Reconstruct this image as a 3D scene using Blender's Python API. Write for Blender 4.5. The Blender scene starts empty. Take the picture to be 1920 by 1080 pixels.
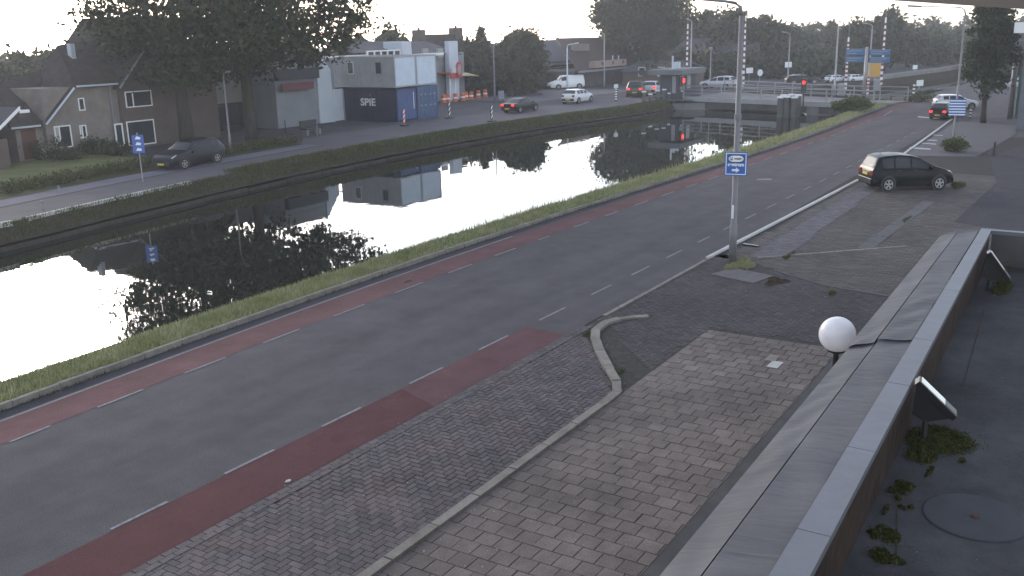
import bpy, math, random
import numpy as np
from mathutils import Vector, Matrix
random.seed(7); rng = np.random.default_rng(7)
SC = bpy.context.scene; COL = SC.collection; D = bpy.data; R = math.radians

# ------------------------------------------------------------------ camera
CAM_H, PITCH, ROLL, YAW, FPX = 6.52, R(15.04), R(-1.38), R(32.483), 1785.3
_cp, _sp, _cw, _sw = math.cos(PITCH), math.sin(PITCH), math.cos(YAW), math.sin(YAW)
CF = (_cp*_cw, _cp*_sw, -_sp)
_r0, _u0 = (_sw, -_cw, 0), (_sp*_cw, _sp*_sw, _cp)
_cr, _sr = math.cos(ROLL), math.sin(ROLL)
CR = tuple(_cr*a+_sr*b for a, b in zip(_r0, _u0)); CU = tuple(-_sr*a+_cr*b for a, b in zip(_r0, _u0))
cam = D.cameras.new('camera'); co = D.objects.new('camera', cam); COL.objects.link(co)
cam.sensor_width = 36; cam.lens = 36*FPX/1920; cam.clip_start = 0.1; cam.clip_end = 3000
co.matrix_world = Matrix(((CR[0], CU[0], -CF[0], 0), (CR[1], CU[1], -CF[1], 0), (CR[2], CU[2], -CF[2], CAM_H), (0, 0, 0, 1)))
SC.camera = co

# ------------------------------------------------------------------ light
SUN_EL, SUN_AZ = R(13), R(62)          # low morning sun behind the houses across the canal
w = D.worlds.new('World'); SC.world = w; w.use_nodes = True
nt = w.node_tree; bg = nt.nodes['Background']; sky = nt.nodes.new('ShaderNodeTexSky')
sky.sky_type = 'NISHITA'; sky.sun_disc = False; sky.sun_elevation = SUN_EL
sky.sun_rotation = math.pi/2 - SUN_AZ; sky.dust_density = .7; sky.air_density = 1.0; sky.ozone_density = 1.2
tint = nt.nodes.new('ShaderNodeMix'); tint.data_type = 'RGBA'; tint.blend_type = 'MULTIPLY'; tint.inputs[0].default_value = 1; tint.inputs[7].default_value = (1.01, .985, 1.02, 1)
hs_ = nt.nodes.new('ShaderNodeHueSaturation'); hs_.inputs['Saturation'].default_value = .55; nt.links.new(sky.outputs[0], hs_.inputs['Color']); nt.links.new(hs_.outputs[0], tint.inputs[6]); nt.links.new(tint.outputs[2], bg.inputs[0]); bg.inputs[1].default_value = 0.15
sl = D.lights.new('sun', 'SUN'); sl.energy = .5; sl.angle = R(14); sl.color = (1, .93, .82)
so = D.objects.new('sun', sl); COL.objects.link(so)
sd = Vector((math.cos(SUN_EL)*math.cos(SUN_AZ), math.cos(SUN_EL)*math.sin(SUN_AZ), math.sin(SUN_EL)))
so.rotation_euler = sd.to_track_quat('Z', 'Y').to_euler(); so.location = (0, 0, 60)
SC.view_settings.view_transform = 'Standard'; SC.view_settings.look = 'None'
SC.view_settings.exposure = 1.66; SC.view_settings.gamma = 1; SC.view_settings.use_curve_mapping = False
SC.render.engine = 'CYCLES'; cy = SC.cycles; cy.use_denoising = True; cy.max_bounces = 5; cy.diffuse_bounces = 3
cy.glossy_bounces = 3; cy.transmission_bounces = 3; cy.transparent_max_bounces = 6; cy.volume_bounces = 0
cy.volume_step_rate = 5; cy.volume_max_steps = 32

# ------------------------------------------------------------------ projecting helpers (design time geometry of the place)
def ray(px, py):
    a, b = (px-960)/FPX, -(py-540)/FPX
    return tuple(CF[i]+a*CR[i]+b*CU[i] for i in range(3))
def G(px, py, z=0.):                       # point at height z
    d = ray(px, py); t = (z-CAM_H)/d[2]; return (d[0]*t, d[1]*t)
def FY(px, py, Y):                         # point on a facade plane Y = const: (X, Z)
    d = ray(px, py); t = Y/d[1]; return (d[0]*t, CAM_H+d[2]*t)
def FX(px, py, X):
    d = ray(px, py); t = X/d[0]; return (d[1]*t, CAM_H+d[2]*t)
def PR(x, y, z):
    d = (x, y, z-CAM_H); ww = sum(d[i]*CF[i] for i in range(3))
    return 960+FPX*sum(d[i]*CR[i] for i in range(3))/ww, 540-FPX*sum(d[i]*CU[i] for i in range(3))/ww
def HT(p, topy):
    lo, hi = 0., 60.
    for _ in range(40):
        m = (lo+hi)/2
        if PR(p[0], p[1], m)[1] > topy: lo = m
        else: hi = m
    return (lo+hi)/2
def AD(px, dist, py=200):                  # ground point in the direction of px at a distance
    d = ray(px, py); t = dist/math.hypot(d[0], d[1]); return (d[0]*t, d[1]*t)

# ------------------------------------------------------------------ materials
MATS = {}
def mat(name, col, rough=.7, metal=0., var=.0, scale=6., bump=0., bscale=None, spec=.5, col2=None, emit=None, es=1., rnd=0., speck=0., trans=0., stretch=None, wear=0., wcol=.6):
    if name in MATS: return MATS[name]
    m = D.materials.new(name); m.use_nodes = True; n = m.node_tree; b = n.nodes['Principled BSDF']; L = n.links.new
    b.inputs['Base Color'].default_value = (*col, 1); b.inputs['Roughness'].default_value = rough
    b.inputs['Metallic'].default_value = metal; b.inputs['Specular IOR Level'].default_value = spec if rough < .6 or spec != .5 else .10
    tc = n.nodes.new('ShaderNodeNewGeometry'); src = tc.outputs['Position']
    if stretch:
        mp = n.nodes.new('ShaderNodeMapping'); mp.inputs['Scale'].default_value = stretch; L(src, mp.inputs[0]); src = mp.outputs[0]
    cur = None
    if var or col2:
        no = n.nodes.new('ShaderNodeTexNoise'); no.inputs['Scale'].default_value = scale; no.inputs['Detail'].default_value = 6; no.inputs['Roughness'].default_value = .65
        L(src, no.inputs['Vector']); cr = n.nodes.new('ShaderNodeValToRGB'); L(no.outputs[0], cr.inputs[0])
        a = tuple(c*(1-var) for c in col); z = col2 or tuple(c*(1+var) for c in col)
        cr.color_ramp.elements[0].position = .32; cr.color_ramp.elements[1].position = .68
        cr.color_ramp.elements[0].color = (*a, 1); cr.color_ramp.elements[1].color = (*z, 1); cur = cr.outputs[0]
    if rnd:
        oi = n.nodes.new('ShaderNodeObjectInfo'); ge = n.nodes.new('ShaderNodeNewGeometry')
        ad = n.nodes.new('ShaderNodeMath'); ad.operation = 'ADD'; L(oi.outputs['Random'], ad.inputs[0]); L(ge.outputs['Random Per Island'], ad.inputs[1])
        fr = n.nodes.new('ShaderNodeMath'); fr.operation = 'FRACT'; L(ad.outputs[0], fr.inputs[0])
        mr = n.nodes.new('ShaderNodeMapRange'); mr.inputs[3].default_value = 1-rnd; mr.inputs[4].default_value = 1+rnd; L(fr.outputs[0], mr.inputs[0])
        mx = n.nodes.new('ShaderNodeMix'); mx.data_type = 'RGBA'; mx.blend_type = 'MULTIPLY'; mx.inputs[0].default_value = 1
        if cur: L(cur, mx.inputs[6])
        else: mx.inputs[6].default_value = (*col, 1)
        L(mr.outputs[0], mx.inputs[7]); cur = mx.outputs[2]
    if speck:
        n2 = n.nodes.new('ShaderNodeTexNoise'); n2.inputs['Scale'].default_value = 45; n2.inputs['Detail'].default_value = 3; L(src, n2.inputs['Vector'])
        mr = n.nodes.new('ShaderNodeMapRange'); mr.inputs[1].default_value = .3; mr.inputs[2].default_value = .7; mr.inputs[3].default_value = 1-speck; mr.inputs[4].default_value = 1+speck
        L(n2.outputs[0], mr.inputs[0])
        mx = n.nodes.new('ShaderNodeMix'); mx.data_type = 'RGBA'; mx.blend_type = 'MULTIPLY'; mx.inputs[0].default_value = 1
        if cur: L(cur, mx.inputs[6])
        else: mx.inputs[6].default_value = (*col, 1)
        L(mr.outputs[0], mx.inputs[7]); cur = mx.outputs[2]
    if wear:                                # long worn streaks and blotchy stains
        mp2 = n.nodes.new('ShaderNodeMapping'); mp2.inputs['Scale'].default_value = (.05, .9, 1) if wear > 0 else (.5, .5, 1); L(tc.outputs['Position'], mp2.inputs[0])
        n3 = n.nodes.new('ShaderNodeTexNoise'); n3.inputs['Scale'].default_value = 1.; n3.inputs['Detail'].default_value = 5; L(mp2.outputs[0], n3.inputs['Vector'])
        n4 = n.nodes.new('ShaderNodeTexNoise'); n4.inputs['Scale'].default_value = 1.7; n4.inputs['Detail'].default_value = 8; n4.inputs['Roughness'].default_value = .7; L(tc.outputs['Position'], n4.inputs['Vector'])
        for nn, lo, hi in ((n3, 1-abs(wear), 1+abs(wear)), (n4, 1-abs(wear)*.8, 1+abs(wear)*.8)):
            mr = n.nodes.new('ShaderNodeMapRange'); mr.inputs[1].default_value = .35; mr.inputs[2].default_value = .65; mr.inputs[3].default_value = lo; mr.inputs[4].default_value = hi; L(nn.outputs[0], mr.inputs[0])
            mx = n.nodes.new('ShaderNodeMix'); mx.data_type = 'RGBA'; mx.blend_type = 'MULTIPLY'; mx.inputs[0].default_value = 1
            if cur: L(cur, mx.inputs[6])
            else: mx.inputs[6].default_value = (*col, 1)
            L(mr.outputs[0], mx.inputs[7]); cur = mx.outputs[2]
    if cur: L(cur, b.inputs['Base Color'])
    if bump:
        nb = n.nodes.new('ShaderNodeTexNoise'); nb.inputs['Scale'].default_value = bscale or scale*3; nb.inputs['Detail'].default_value = 5; L(src, nb.inputs['Vector'])
        bp = n.nodes.new('ShaderNodeBump'); bp.inputs['Strength'].default_value = bump; bp.inputs['Distance'].default_value = .05
        L(nb.outputs[0], bp.inputs['Height']); L(bp.outputs[0], b.inputs['Normal'])
    if emit: b.inputs['Emission Color'].default_value = (*emit, 1); b.inputs['Emission Strength'].default_value = es
    if trans:
        tr = n.nodes.new('ShaderNodeBsdfTranslucent'); ms = n.nodes.new('ShaderNodeMixShader'); ms.inputs[0].default_value = trans
        if cur: L(cur, tr.inputs[0])
        else: tr.inputs[0].default_value = (*col, 1)
        out = n.nodes['Material Output']; L(b.outputs[0], ms.inputs[1]); L(tr.outputs[0], ms.inputs[2]); L(ms.outputs[0], out.inputs[0])
    MATS[name] = m; return m

M_ASPH = mat('asphalt', (.086, .079, .083), .95, wear=.10, var=.13, scale=.7, speck=.28, bump=.25, bscale=60)
M_ASPHD = mat('asphalt_dark', (.050, .048, .054), .95, var=.15, scale=.9, speck=.25, bump=.25, bscale=60)
M_REDF = mat('red_asphalt_faded', (.122, .064, .064), .95, wear=.12, var=.14, scale=.8, speck=.2, bump=.2, bscale=60)
M_REDN = mat('red_asphalt_new', (.088, .038, .040), .95, wear=.10, var=.10, scale=.9, speck=.18, bump=.2, bscale=60)
M_REDO = mat('red_asphalt_old', (.112, .056, .060), .95, wear=.12, var=.12, scale=.9, speck=.18, bump=.2, bscale=60)
M_MARK = mat('road_paint', (.13, .13, .135), .8, col2=(.26, .26, .27), scale=14)
M_MARKB = mat('road_paint_bright', (.36, .36, .36), .8, col2=(.48, .48, .48), scale=9)
M_TILE = mat('concrete_tile', (.148, .124, .110), .85, wear=-.16, var=.14, scale=3.0, rnd=.14, speck=.2, bump=.2, bscale=40)
M_JOINT = mat('joint_sand', (.052, .048, .044), .95, var=.3, scale=5)
M_BRICK = mat('clinker_brick', (.082, .078, .082), .8, wear=-.12, col2=(.115, .088, .088), scale=1.2, rnd=.2, speck=.25, bump=.2, bscale=60)
M_BRICKD = mat('driveway_brick', (.058, .052, .054), .8, wear=-.15, col2=(.068, .062, .060), scale=.8, rnd=.15, speck=.2, bump=.2, bscale=60)
M_BRICKP = mat('parking_brick', (.086, .075, .070), .8, wear=-.15, col2=(.100, .088, .082), scale=.6, rnd=.16, speck=.15, bump=.2, bscale=60)
M_BRICKL = mat('pale_brick', (.115, .108, .115), .8, rnd=.2, var=.1, scale=2)
M_KERB = mat('kerb_concrete', (.20, .18, .155), .85, var=.22, scale=3, rnd=.1, speck=.15, bump=.3, bscale=40)
M_KERBP = mat('pale_concrete', (.42, .41, .38), .8, var=.15, scale=2, speck=.1)
M_SOIL = mat('soil', (.050, .042, .030), .95, var=.3, scale=2, bump=.5, bscale=20)
M_LAND = mat('ground_paving', (.080, .076, .080), .9, var=.2, scale=.35, speck=.15)
M_LAWN = mat('lawn', (.15, .16, .07), .95, var=.25, scale=.8, bump=.6, bscale=25)
M_GRASS = mat('grass_blade', (.20, .225, .09), .8, col2=(.34, .34, .20), scale=1.1, rnd=.35, trans=.3)
M_GRASSD = mat('dark_grass', (.065, .078, .028), .8, col2=(.11, .11, .05), scale=1.1, rnd=.3, trans=.3)
M_MOSS = mat('moss', (.035, .040, .012), .95, col2=(.07, .07, .02), scale=8, rnd=.3)
M_LEAF = mat('lime_leaf', (.034, .044, .020), .7, col2=(.050, .058, .028), scale=.6, rnd=.3, trans=.12)
M_LEAFP = mat('poplar_leaf', (.035, .052, .024), .6, var=.2, scale=.6, rnd=.35, trans=.15)
M_LEAFB = mat('background_leaf', (.045, .055, .028), .7, col2=(.062, .066, .034), scale=.3, rnd=.3, trans=.15)
M_LEAFC = mat('conifer_leaf', (.025, .038, .022), .8, var=.2, scale=.6, rnd=.3)
M_SHRUB = mat('shrub_leaf', (.07, .09, .025), .6, var=.2, scale=2, rnd=.35, trans=.2)
M_BARK = mat('bark', (.055, .048, .040), .9, var=.3, scale=4, bump=.8, bscale=14, stretch=(1, 1, .2))
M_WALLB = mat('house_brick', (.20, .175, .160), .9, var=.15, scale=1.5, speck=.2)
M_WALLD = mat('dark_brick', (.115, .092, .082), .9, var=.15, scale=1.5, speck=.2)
M_PLAST = mat('pale_render', (.30, .30, .30), .9, var=.08, scale=1)
M_GREYP = mat('grey_cladding', (.22, .23, .25), .6, var=.08, scale=1)
M_LGREY = mat('light_metal_cladding', (.48, .52, .58), .55, var=.06, scale=1)
M_WHITE = mat('white_paint', (.72, .72, .72), .45, var=.05, scale=2)
M_ROOF = mat('roof_tiles', (.055, .047, .044), .85, var=.25, scale=2, speck=.3, bump=.6, bscale=9)
M_ROOFG = mat('grey_roof', (.075, .073, .082), .85, var=.2, scale=1)
M_GLASS = mat('window_glass', (.030, .035, .040), .08, spec=.8)
M_CGLASS = mat('car_glass', (.010, .012, .014), .12, spec=.35)
M_RGLASS = mat('rear_glass', (.05, .055, .06), .45, spec=.25)
M_CURT = mat('curtain', (.35, .34, .32), .8)
M_STEEL = mat('galvanised_steel', (.30, .30, .31), .5, .6, var=.15, scale=5)
M_POST = mat('grey_lamp_paint', (.17, .165, .17), .55, .2, var=.12, scale=4)
M_DARK = mat('black_plastic', (.018, .018, .020), .5)
M_BLACK = mat('black_paint', (.012, .012, .014), .35)
M_RUB = mat('rubber', (.016, .016, .017), .85)
M_RIM = mat('alloy_rim', (.35, .35, .37), .35, .7)
M_BLUE = mat('sign_blue', (.015, .11, .38), .45)
M_RED = mat('red_paint', (.38, .03, .03), .5)
M_ORANGE = mat('orange_plastic', (.55, .12, .03), .5, var=.15, scale=3)
M_YELLOW = mat('yellow_plate', (.62, .45, .05), .5)
M_YELS = mat('yellow_sign', (.50, .26, .03), .5)
M_TAILOFF = mat('tail_lamp_glass', (.25, .015, .02), .2)
M_TAIL = mat('tail_lamp_lit', (.4, .01, .01), .3, emit=(1, .03, .02), es=1.)
M_REDL = mat('red_signal_lit', (.4, .01, .01), .3, emit=(1, .02, .02), es=1.2)
M_HEAD = mat('headlamp_glass', (.55, .55, .52), .1)
M_CONTB = mat('container_blue', (.045, .075, .19), .55, var=.15, scale=2)
M_CONTW = mat('container_grey', (.50, .56, .64), .6, var=.07, scale=2)  # end faces, colour raised to make up for dim sky light on them
M_CONTG = mat('container_side_grey', (.33, .335, .35), .65, var=.1, scale=2)
M_CONC = mat('bridge_concrete', (.19, .185, .18), .9, var=.2, scale=1.2, bump=.3)
M_CONCD = mat('dark_concrete', (.075, .073, .072), .9, var=.25, scale=1.2, bump=.3)
M_TIMB = mat('wet_timber', (.105, .105, .100), .9, var=.3, scale=3, bump=.5, stretch=(1, 1, .2))
M_ROOFM = mat('roofing_felt', (.030, .029, .030), .7, wear=-.3, col2=(.055, .054, .057), scale=.9, speck=.12, bump=.15, bscale=30)
M_COPE = mat('parapet_coping', (.100, .102, .118), .5, var=.08, scale=2, rnd=.04, bump=.1)
M_BROWN = mat('brown_board', (.035, .024, .020), .6, var=.45, scale=2.5, bump=.3)
M_PINKC = mat('beige_balcony', (.27, .20, .17), .8, var=.1, scale=2)
M_GLOBE = mat('opal_glass', (.88, .86, .87), .25, spec=.5, trans=.4, var=.05, scale=7)
M_GREEN = mat('green_panel', (.03, .13, .07), .5)

def water_mat():
    m = D.materials.new('canal_water'); m.use_nodes = True; n = m.node_tree; b = n.nodes['Principled BSDF']; L = n.links.new
    b.inputs['Base Color'].default_value = (.012, .014, .010, 1); b.inputs['Roughness'].default_value = .015
    b.inputs['IOR'].default_value = 2.1
    tc = n.nodes.new('ShaderNodeTexCoord'); no = n.nodes.new('ShaderNodeTexNoise'); no.inputs['Scale'].default_value = .55; no.inputs['Detail'].default_value = 3
    L(tc.outputs['Object'], no.inputs['Vector']); bp = n.nodes.new('ShaderNodeBump'); bp.inputs['Strength'].default_value = .035; bp.inputs['Distance'].default_value = .1
    L(no.outputs[0], bp.inputs['Height']); L(bp.outputs[0], b.inputs['Normal']); return m
M_WATER = water_mat()

def sheet_mat():                          # wrinkled parapet membrane
    m = mat('parapet_membrane', (.088, .087, .093), .6, wear=-.08, var=.12, scale=1.6, bump=.0)
    n = m.node_tree; L = n.links.new; b = n.nodes['Principled BSDF']
    tc = n.nodes.new('ShaderNodeTexCoord'); mp = n.nodes.new('ShaderNodeMapping'); mp.inputs['Scale'].default_value = (4.2, 1.1, 1); mp.inputs['Rotation'].default_value = (0, 0, .12)
    L(tc.outputs['Object'], mp.inputs[0]); no = n.nodes.new('ShaderNodeTexNoise'); no.inputs['Scale'].default_value = 1.; no.inputs['Detail'].default_value = 4; no.inputs['Distortion'].default_value = .8
    L(mp.outputs[0], no.inputs['Vector']); bp = n.nodes.new('ShaderNodeBump'); bp.inputs['Strength'].default_value = .30; bp.inputs['Distance'].default_value = .06
    L(no.outputs[0], bp.inputs['Height']); L(bp.outputs[0], b.inputs['Normal']); return m
M_SHEET = sheet_mat()

# ------------------------------------------------------------------ mesh helpers
class MB:
    def __init__(s): s.v = []; s.f = []
    def add(s, vs, fs):
        o = len(s.v); s.v += [tuple(p) for p in vs]; s.f += [tuple(i+o for i in q) for q in fs]; return s
    def quad(s, a, b, c, d): return s.add([a, b, c, d], [(0, 1, 2, 3)])
    def box(s, x0, x1, y0, y1, z0, z1):
        return s.add([(x0, y0, z0), (x1, y0, z0), (x1, y1, z0), (x0, y1, z0), (x0, y0, z1), (x1, y0, z1), (x1, y1, z1), (x0, y1, z1)],
                     [(0, 3, 2, 1), (4, 5, 6, 7), (0, 1, 5, 4), (1, 2, 6, 5), (2, 3, 7, 6), (3, 0, 4, 7)])
    def bbox(s, x0, x1, y0, y1, z0, z1, b=.01):      # box with chamfered top edge
        return s.add([(x0, y0, z0), (x1, y0, z0), (x1, y1, z0), (x0, y1, z0), (x0, y0, z1-b), (x1, y0, z1-b), (x1, y1, z1-b), (x0, y1, z1-b),
                      (x0+b, y0+b, z1), (x1-b, y0+b, z1), (x1-b, y1-b, z1), (x0+b, y1-b, z1)],
                     [(0, 3, 2, 1), (8, 9, 10, 11), (0, 1, 5, 4), (1, 2, 6, 5), (2, 3, 7, 6), (3, 0, 4, 7), (4, 5, 9, 8), (5, 6, 10, 9), (6, 7, 11, 10), (7, 4, 8, 11)])
    def prism(s, poly, z0, z1):                      # xy polygon (ccw) extruded in z
        n = len(poly); vs = [(x, y, z0) for x, y in poly]+[(x, y, z1) for x, y in poly]
        return s.add(vs, [tuple(range(n-1, -1, -1)), tuple(range(n, 2*n))]+[(i, (i+1) % n, n+(i+1) % n, n+i) for i in range(n)])
    def slab(s, poly, off):                          # 3d polygon thickened by vector off
        n = len(poly); vs = list(poly)+[tuple(p[k]+off[k] for k in range(3)) for p in poly]
        return s.add(vs, [tuple(range(n-1, -1, -1)), tuple(range(n, 2*n))]+[(i, (i+1) % n, n+(i+1) % n, n+i) for i in range(n)])
    def tube(s, pts, rad, n=8):
        pts = [Vector(p) for p in pts]; rad = rad if isinstance(rad, (list, tuple)) else [rad]*len(pts); vs = []; fs = []
        for i, p in enumerate(pts):
            t = (pts[min(i+1, len(pts)-1)]-pts[max(i-1, 0)]).normalized()
            a = t.orthogonal().normalized() if abs(t.z) < .99 else Vector((1, 0, 0)); a = (a-t*a.dot(t)).normalized(); b = t.cross(a)
            for k in range(n):
                an = 2*math.pi*k/n; vs.append(tuple(p+(a*math.cos(an)+b*math.sin(an))*rad[i]))
        for i in range(len(pts)-1):
            for k in range(n): fs.append((i*n+k, i*n+(k+1) % n, (i+1)*n+(k+1) % n, (i+1)*n+k))
        fs.append(tuple(range(n-1, -1, -1))); fs.append(tuple(range((len(pts)-1)*n, len(pts)*n)))
        return s.add(vs, fs)
    def rev(s, prof, n=24, c=(0, 0, 0)):             # (r, z) profile revolved
        vs = []; fs = []
        for r, z in prof:
            for k in range(n): an = 2*math.pi*k/n; vs.append((c[0]+r*math.cos(an), c[1]+r*math.sin(an), c[2]+z))
        for i in range(len(prof)-1):
            for k in range(n): fs.append((i*n+k, i*n+(k+1) % n, (i+1)*n+(k+1) % n, (i+1)*n+k))
        fs.append(tuple(range(n-1, -1, -1))); fs.append(tuple(range((len(prof)-1)*n, len(prof)*n)))
        return s.add(vs, fs)
    def mesh(s, name, m, smooth=False):
        me = D.meshes.new(name); me.from_pydata(s.v, [], s.f); me.materials.append(m)
        if smooth: me.polygons.foreach_set('use_smooth', [True]*len(me.polygons))
        me.update(); return me
    def obj(s, name, m, parent=None, loc=(0, 0, 0), smooth=False, label=None, kind=None):
        return link(name, s.mesh(name, m, smooth), parent, loc, label, kind)
def link(name, me, parent=None, loc=(0, 0, 0), label=None, kind=None):
    o = D.objects.new(name, me); COL.objects.link(o); o.location = loc
    if parent: o.parent = parent
    if label: o['label'] = label
    if kind: o['kind'] = kind
    return o
def thing(name, label, cat, loc=(0, 0, 0), rz=0., group=None):
    o = D.objects.new(name, None); COL.objects.link(o); o.location = loc; o.rotation_euler = (0, 0, rz); o.empty_display_size = .3
    o['label'] = label; o['category'] = cat
    if group: o['group'] = group
    return o
def copy_tree(o, parent=None):
    c = o.copy(); COL.objects.link(c); c.parent = parent
    for ch in list(o.children): copy_tree(ch, c)
    return c
def np_mesh(name, verts, nper, m):
    k = len(verts)//nper; me = D.meshes.new(name); me.vertices.add(len(verts)); me.vertices.foreach_set('co', np.asarray(verts, dtype=np.float32).ravel())
    me.loops.add(k*nper); me.loops.foreach_set('vertex_index', np.arange(k*nper, dtype=np.int32)); me.polygons.add(k)
    me.polygons.foreach_set('loop_start', np.arange(0, k*nper, nper, dtype=np.int32)); me.polygons.foreach_set('loop_total', np.full(k, nper, dtype=np.int32))
    me.materials.append(m); me.update(calc_edges=True); return me
def strip(xs, f0, f1, z):                            # surface between two edge functions Y(x)
    b = MB(); f0 = f0 if callable(f0) else (lambda x, c=f0: c); f1 = f1 if callable(f1) else (lambda x, c=f1: c)
    vs = []; fs = []
    for x in xs: vs += [(x, f0(x), z), (x, f1(x), z)]
    for i in range(len(xs)-1): fs.append((2*i, 2*i+2, 2*i+3, 2*i+1))
    return b.add(vs, fs)
def efun(pix, deg=2, z=0, lo=None, hi=None):
    p = np.array([G(x, y, z) for x, y in pix]); c = np.polyfit(p[:, 0], p[:, 1], deg); a, b = p[:, 0].min(), p[:, 0].max()
    return lambda x: float(np.polyval(c, min(max(x, a), b)))

# ================================================================== THE GROUND
A_PX = [(19, 830), (185, 765), (346, 700.5), (491, 643), (622.5, 592.5), (740, 550), (840, 512), (928, 480), (1030, 443), (1160, 397), (1262, 362.5), (1404, 307), (1529, 267), (1640, 222)]
B_PX = [(207, 993), (420.5, 888.6), (604.5, 800.5), (769.5, 720), (899, 657), (1010, 601), (1107, 553), (1217.5, 499.5), (1309, 455), (1397.5, 411), (1471, 373.5), (1546, 337)]
yA = efun(A_PX, 3); yB = efun(B_PX, 2)
yRO = efun([(0, 795), (240, 697), (480, 612), (700, 533), (960, 444), (1170, 377), (1400, 297), (1560, 247), (1625, 218)], 3)       # outer edge of far red lane
yKB = lambda x: yRO(x)+.52                                                               # kerb towards the grass
yNR = efun([(310, 1056), (480, 957), (720, 815), (960, 665), (1110, 585), (1326, 484), (1600, 342), (1785, 222)], 2)      # road edge, our side
xs = lambda a, b, st=1.5: list(np.arange(a, b+.01, st))
X0, XJ = -30., 88.

land = MB()     # land on both sides and beyond; the canal is cut out of it
yBT = lambda x: yKB(x)+1.25 if x < 80 else 16.9
fb_px = [(0, 423), (242, 363), (400, 334), (640, 285), (900, 240), (1190, 200)]
yFB = efun(fb_px, 2)
yFW = lambda x: yFB(x)-.55
XB0, XB1 = 84.5, 92.5                      # bridge near and far edge
GX = [-60]+xs(-30, 84, 3)+[84.5]
def sfun(f): return lambda x: f(x)
land.add([], [])
ground = MB()
far_y = lambda x: 33.8 if x > 84.4 else yFB(x)
near_y = lambda x: 17.6 if x > 84.4 else yBT(x)
gx = [-80]+xs(-30, 84, 3)+[84.6, 93]
gvs = []; gfs = []
for x in gx: gvs += [(x, -60, -.016), (x, near_y(x), -.016), (x, far_y(x), -.016), (x, 420, -.016)]
for i in range(len(gx)-1):
    gfs.append((4*i, 4*i+4, 4*i+5, 4*i+1)); gfs.append((4*i+2, 4*i+6, 4*i+7, 4*i+3))
# beyond the bridge the canal goes on to the upper right
cn0, cn1 = (96.5, 16.5), (150, 13.0); cf0, cf1 = (93, 33.8), (175, 18.0)
i = len(gvs)
gvs += [(93, 15.6, -.016), (150, 13.0, -.016), (520, 2., -.016), (520, -60, -.016), (93, -60, -.016), (93, 33.8, -.016), (118.9, 25.2, -.016), (145, 20.6, -.016), (520, 8., -.016), (520, 420, -.016), (93, 420, -.016)]
gfs += [(i, i+4, i+3, i+2, i+1), (i+5, i+6, i+7, i+8, i+9, i+10)]
ground.add(gvs, gfs); g = ground.obj('ground', M_LAND, kind='structure')
wm = MB().quad((-80, 10, -.87), (520, 0, -.87), (520, 60, -.87), (-80, 60, -.87)); wm.obj('canal_water', M_WATER, kind='structure')
bed = MB().quad((-80, 8, -2.2), (520, 0, -2.2), (520, 60, -2.2), (-80, 60, -2.2)); bed.obj('canal_bed', M_SOIL, kind='structure')
# banks
bk = MB(); X = xs(-30, 84, 3)
for a, b in zip(X[:-1], X[1:]):
    bk.quad((a, near_y(a), -.016), (b, near_y(b), -.016), (b, near_y(b)+.9, -1.1), (a, near_y(a)+.9, -1.1))
bk.quad((84, yBT(84), -.016), (93, 17.6, -.016), (93, 18., -1.6), (84, yBT(84)+.9, -1.6))
bk.quad((93, 15.6, -.016), (150, 13.0, -.016), (150, 13.5, -1.6), (93, 16.1, -1.6))
bk.obj('canal_bank', M_SOIL, kind='structure')
bk = MB()
for a, b in zip(X[:-1], X[1:]):
    ya, yb_ = yFB(a), yFB(b)
    bk.quad((b, yb_, -.016), (a, ya, -.016), (a, ya-.75, -.62), (b, yb_-.75, -.62))
bk.quad((118.9, 25.2, -.016), (93, 33.8, -.016), (93, 33.2, -1.5), (118.9, 24.6, -1.5)); bk.quad((145, 20.6, -.016), (118.9, 25.2, -.016), (118.9, 24.6, -1.5), (145, 20., -1.5))
bk.quad((520, 8, -.016), (145, 20.6, -.016), (145, 20., -1.5), (520, 7.4, -1.5))
bk.obj('canal_bank', M_SOIL, kind='structure')
# sheet revetment along the far water line
rv = MB()
for a, b in zip(X[:-1], X[1:]):
    a += .04; ya, yb_ = yFB(a)-.75, yFB(b)-.75
    rv.prism([(a, ya), (a, ya-.12), (b, yb_-.12), (b, yb_)], -2., -.72+random.uniform(-.02, .02))
rv.obj('canal_revetment', mat('old_planks', (.050, .044, .038), .95, var=.35, scale=3), kind='structure')

# road surfaces, 4 mm steps
RX = xs(-30, 88, 2)
strip(RX, yNR, lambda x: yRO(x)+.1, .000).obj('road', M_ASPH, kind='structure')
road = D.objects['road']
MB().add([(74, 6.5, -.004), (96, 4.0, -.004), (96, 17.6, -.004), (74, 17.4, -.004)], [(0, 1, 2, 3)]).obj('road_junction', M_ASPH, kind='structure')
redf = strip(RX, lambda x: yA(x)+.04, yRO, .004).obj('red_cycle_lane', M_REDF, kind='structure')
xe1 = 14.6; xe2 = 19.0
q1, q2, q3, q4 = G(757, 730)[0], G(828, 765)[0], G(1003, 616)[0], G(1060, 628)[0]
def lane(i0, i1, o0, o1, m, label):         # inner edge i0..i1, outer edge o0..o1 along the road
    n_ = 8; v = []; f = []
    for k in range(n_+1): a = i0+(i1-i0)*k/n_; b = o0+(o1-o0)*k/n_; v += [(b, yNR(b)+.02, .004), (a, yB(a)-.03, .004)]
    for k in range(n_): f.append((2*k, 2*k+2, 2*k+3, 2*k+1))
    MB().add(v, f).obj('red_cycle_lane', m, kind='structure', label=label)
lane(-20, q1, -20, q2, M_REDN, 'dark fresh red cycle lane nearest the camera')
lane(q1, q3, q2, q4, M_REDO, 'worn red cycle lane patch')
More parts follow.
